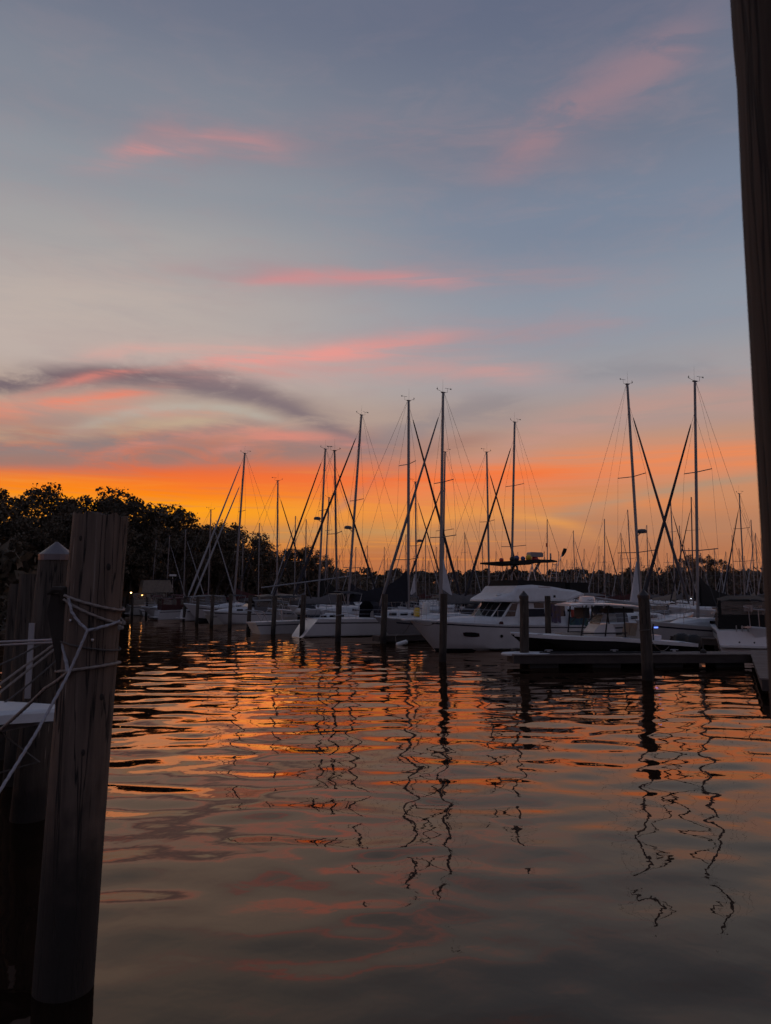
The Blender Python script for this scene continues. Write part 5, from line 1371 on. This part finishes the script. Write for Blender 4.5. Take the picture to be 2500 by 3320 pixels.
# inflatable dinghies
def dinghy(px, Y, z, heading, L, mt, label):
    p = at(px, 1925, Y); root = empty('inflatable_dinghy', (p.x, p.y, z)); root.rotation_euler = (0, 0, heading)
    for s_ in (-1, 1): MB().tube([(-L * .5, s_ * .55, 0), (L * .2, s_ * .55, 0), (L * .4, s_ * .35, .06), (L * .5, 0, .12)], [.15, .2, .19, .14], 8).build('tube', mt, root, True)
    MB().box((-L * .05, 0, -.1), (L * .8, .8, .06)).build('floor', 'hull_grey', root)
    MB().box((-L * .42, 0, 0), (.06, .8, .34)).build('transom', 'hull_grey', root)
    return tag(root, label, 'dinghy')
dinghy(1000, 51.0, 1.55, math.atan2(.878, -.48), 2.6, 'hypalon', 'grey inflatable dinghy hanging on davits over the white transom')
dinghy(2335, 52.0, .35, math.atan2(.2, .9), 2.8, 'hypalon', 'pale inflatable dinghy tied behind the sailboats of the second row')
# gear on deck: fender, jerry can, white drum
p = at(1303, 2086, 41.0)
mb = MB(); mb.tube([(-.32, 0, -.1), (-.26, 0, -.08), (.26, 0, .08), (.32, 0, .1)], [.05, .13, .13, .05], 10); o = mb.build('fender', 'fender_white', None, True); o.location = p; tag(o, 'fat white fender hanging over the water by the trawler bow', 'fender')
mb = MB(); mb.tube([p + Vector((-.3, 0, -.05)), p + Vector((-.35, .1, .35)), p + Vector((-.2, .5, .55))], .012, 5); tag(mb.build('fender_line', 'rope_tan'), 'tan line holding the fat white fender', 'rope')
p = at(1352, 1985, 46.0)
mb = MB(); mb.lathe([(.14, -.26), (.2, -.22), (.2, .18), (.15, .26), (.05, .28)], 12); o = mb.build('yellow_can', 'yellow', None, True); o.location = p; tag(o, 'yellow can lashed to the rail behind the trawler bow', 'can')
p = at(1382, 1975, 46.6)
mb = MB(); mb.lathe([(.16, -.4), (.24, -.34), (.24, .3), (.2, .42), (.05, .46)], 12); o = mb.build('white_drum', 'fender_white', None, True); o.location = p; tag(o, 'white drum standing next to the yellow can', 'drum')

# ------------------------------------------------------------------ lamps along the far docks
def dock_lamp(px, py, Y, r, mt, label, group=None):
    p = at(px, py, Y); root = empty('dock_lamp', (p.x, p.y, 0.4))
    MB().tube([(0, 0, -.9), (0, 0, p.z - .4)], .04, 6).build('post', 'rubber', root)
    MB().ball((0, 0, p.z - .4 + r), r, 8, 6).build('bulb', mt, root)
    MB().lathe([(r * 1.5, p.z - .4 + r * 1.6), (r * .4, p.z - .4 + r * 2.6)], 8).build('hood', 'spar', root)
    return tag(root, label, 'lamp', group)
dock_lamp(425, 1924, 97, .10, 'lamp_warm', 'glowing amber lamp at the foot of the dark wood')
dock_lamp(461, 1932, 98, .10, 'lamp_warm', 'second amber lamp beside the flybridge cruiser')
for px, py, m_ in ((1950, 1934, 'lamp_white'), (1956, 1935, 'lamp_warm'), (1971, 1935, 'lamp_white'), (1981, 1936, 'lamp_white'), (2029, 1938, 'lamp_white'), (2155, 1938, 'lamp_white'), (2190, 1939, 'lamp_white'), (2240, 1942, 'lamp_white'), (2248, 1943, 'lamp_white')):
    dock_lamp(px, py, 185, .11, m_, 'tiny white lamp in the string along the far dock', 'lamps along the far dock')
dock_lamp(2064, 1949, 120, .12, 'lamp_green', 'small green lamp among the far masts')
dock_lamp(2198, 1938, 185, .11, 'lamp_red', 'small red lamp in the string along the far dock')
dock_lamp(1081, 1987, 60, .05, 'lamp_warm', 'small amber lamp glowing on the deck behind the scoop stern')

# ------------------------------------------------------------------ mooring lines between pilings, docks and hulls
def slack(a, b2, sag, rr, mt, label):
    a, b2 = Vector(a), Vector(b2); pts = []
    for i in range(13):
        t_ = i / 12; q = a.lerp(b2, t_); q.z -= sag * 4 * t_ * (1 - t_); pts.append(q)
    tag(MB().tube(pts, rr, 5).build('mooring_line', mt, None, True), label, 'rope')
def ptop(px, Y, z): v = at(px, 1925, Y); v.z = z; return v
slack(ptop(1434, 31.0, 1.75), (1.4, 36.7, 1.5), .25, .014, 'rope_dark', 'dark line from the flat-topped piling to the trawler bow')
slack(ptop(1243, 42.5, 1.6), (.75, 44.4, 1.35), .15, .016, 'rope', 'pale line from the finger dock piling to the grey sailboat bow')
slack((1.25, 36.6, 1.45), (1.0, 43.6, .5), .1, .014, 'rope_dark', 'dark line slanting from trawler bow to the narrow finger dock')
slack(ptop(1096, 44.0, 1.55), (-2.6, 48.4, 1.15), .3, .016, 'rope', 'pale sagging line from the roped piling to the scoop stern')
slack(ptop(980, 48.5, 1.5), (-4.9, 51.6, 1.1), .3, .016, 'rope_dark', 'dark sagging line from piling to the white transom')
slack(ptop(2090, 24.6, 1.6), (11.9, 31.2, .8), .5, .014, 'rope_dark', 'dark sagging line from the thick capped piling to the black motorboat')
slack(ptop(888, 51.5, 1.6), (-7.0, 58.6, 1.5), .4, .018, 'rope', 'pale sagging line from a slip piling to the pole-carrying sailboat')
slack(ptop(808, 55.5, 1.6), (-9.9, 63.4, 1.5), .4, .018, 'rope', 'pale sagging line from a slip piling to the black-jib sailboat')
# cleats along the planked finger dock
for x in (6.4, 9.0, 11.4):
    root = empty('dock_cleat', (x, 28.9 + (x - 4.8) * .042 + .45, .52))
    MB().box((0, 0, .03), (.12, .06, .07)).build('base', 'steel', root)
    MB().tube([(-.16, 0, .07), (-.06, 0, .085), (.06, 0, .085), (.16, 0, .07)], .018, 6).build('horn', 'steel', root)
    tag(root, 'small steel cleat bolted on the planked finger dock', 'cleat', 'cleats on the finger dock')
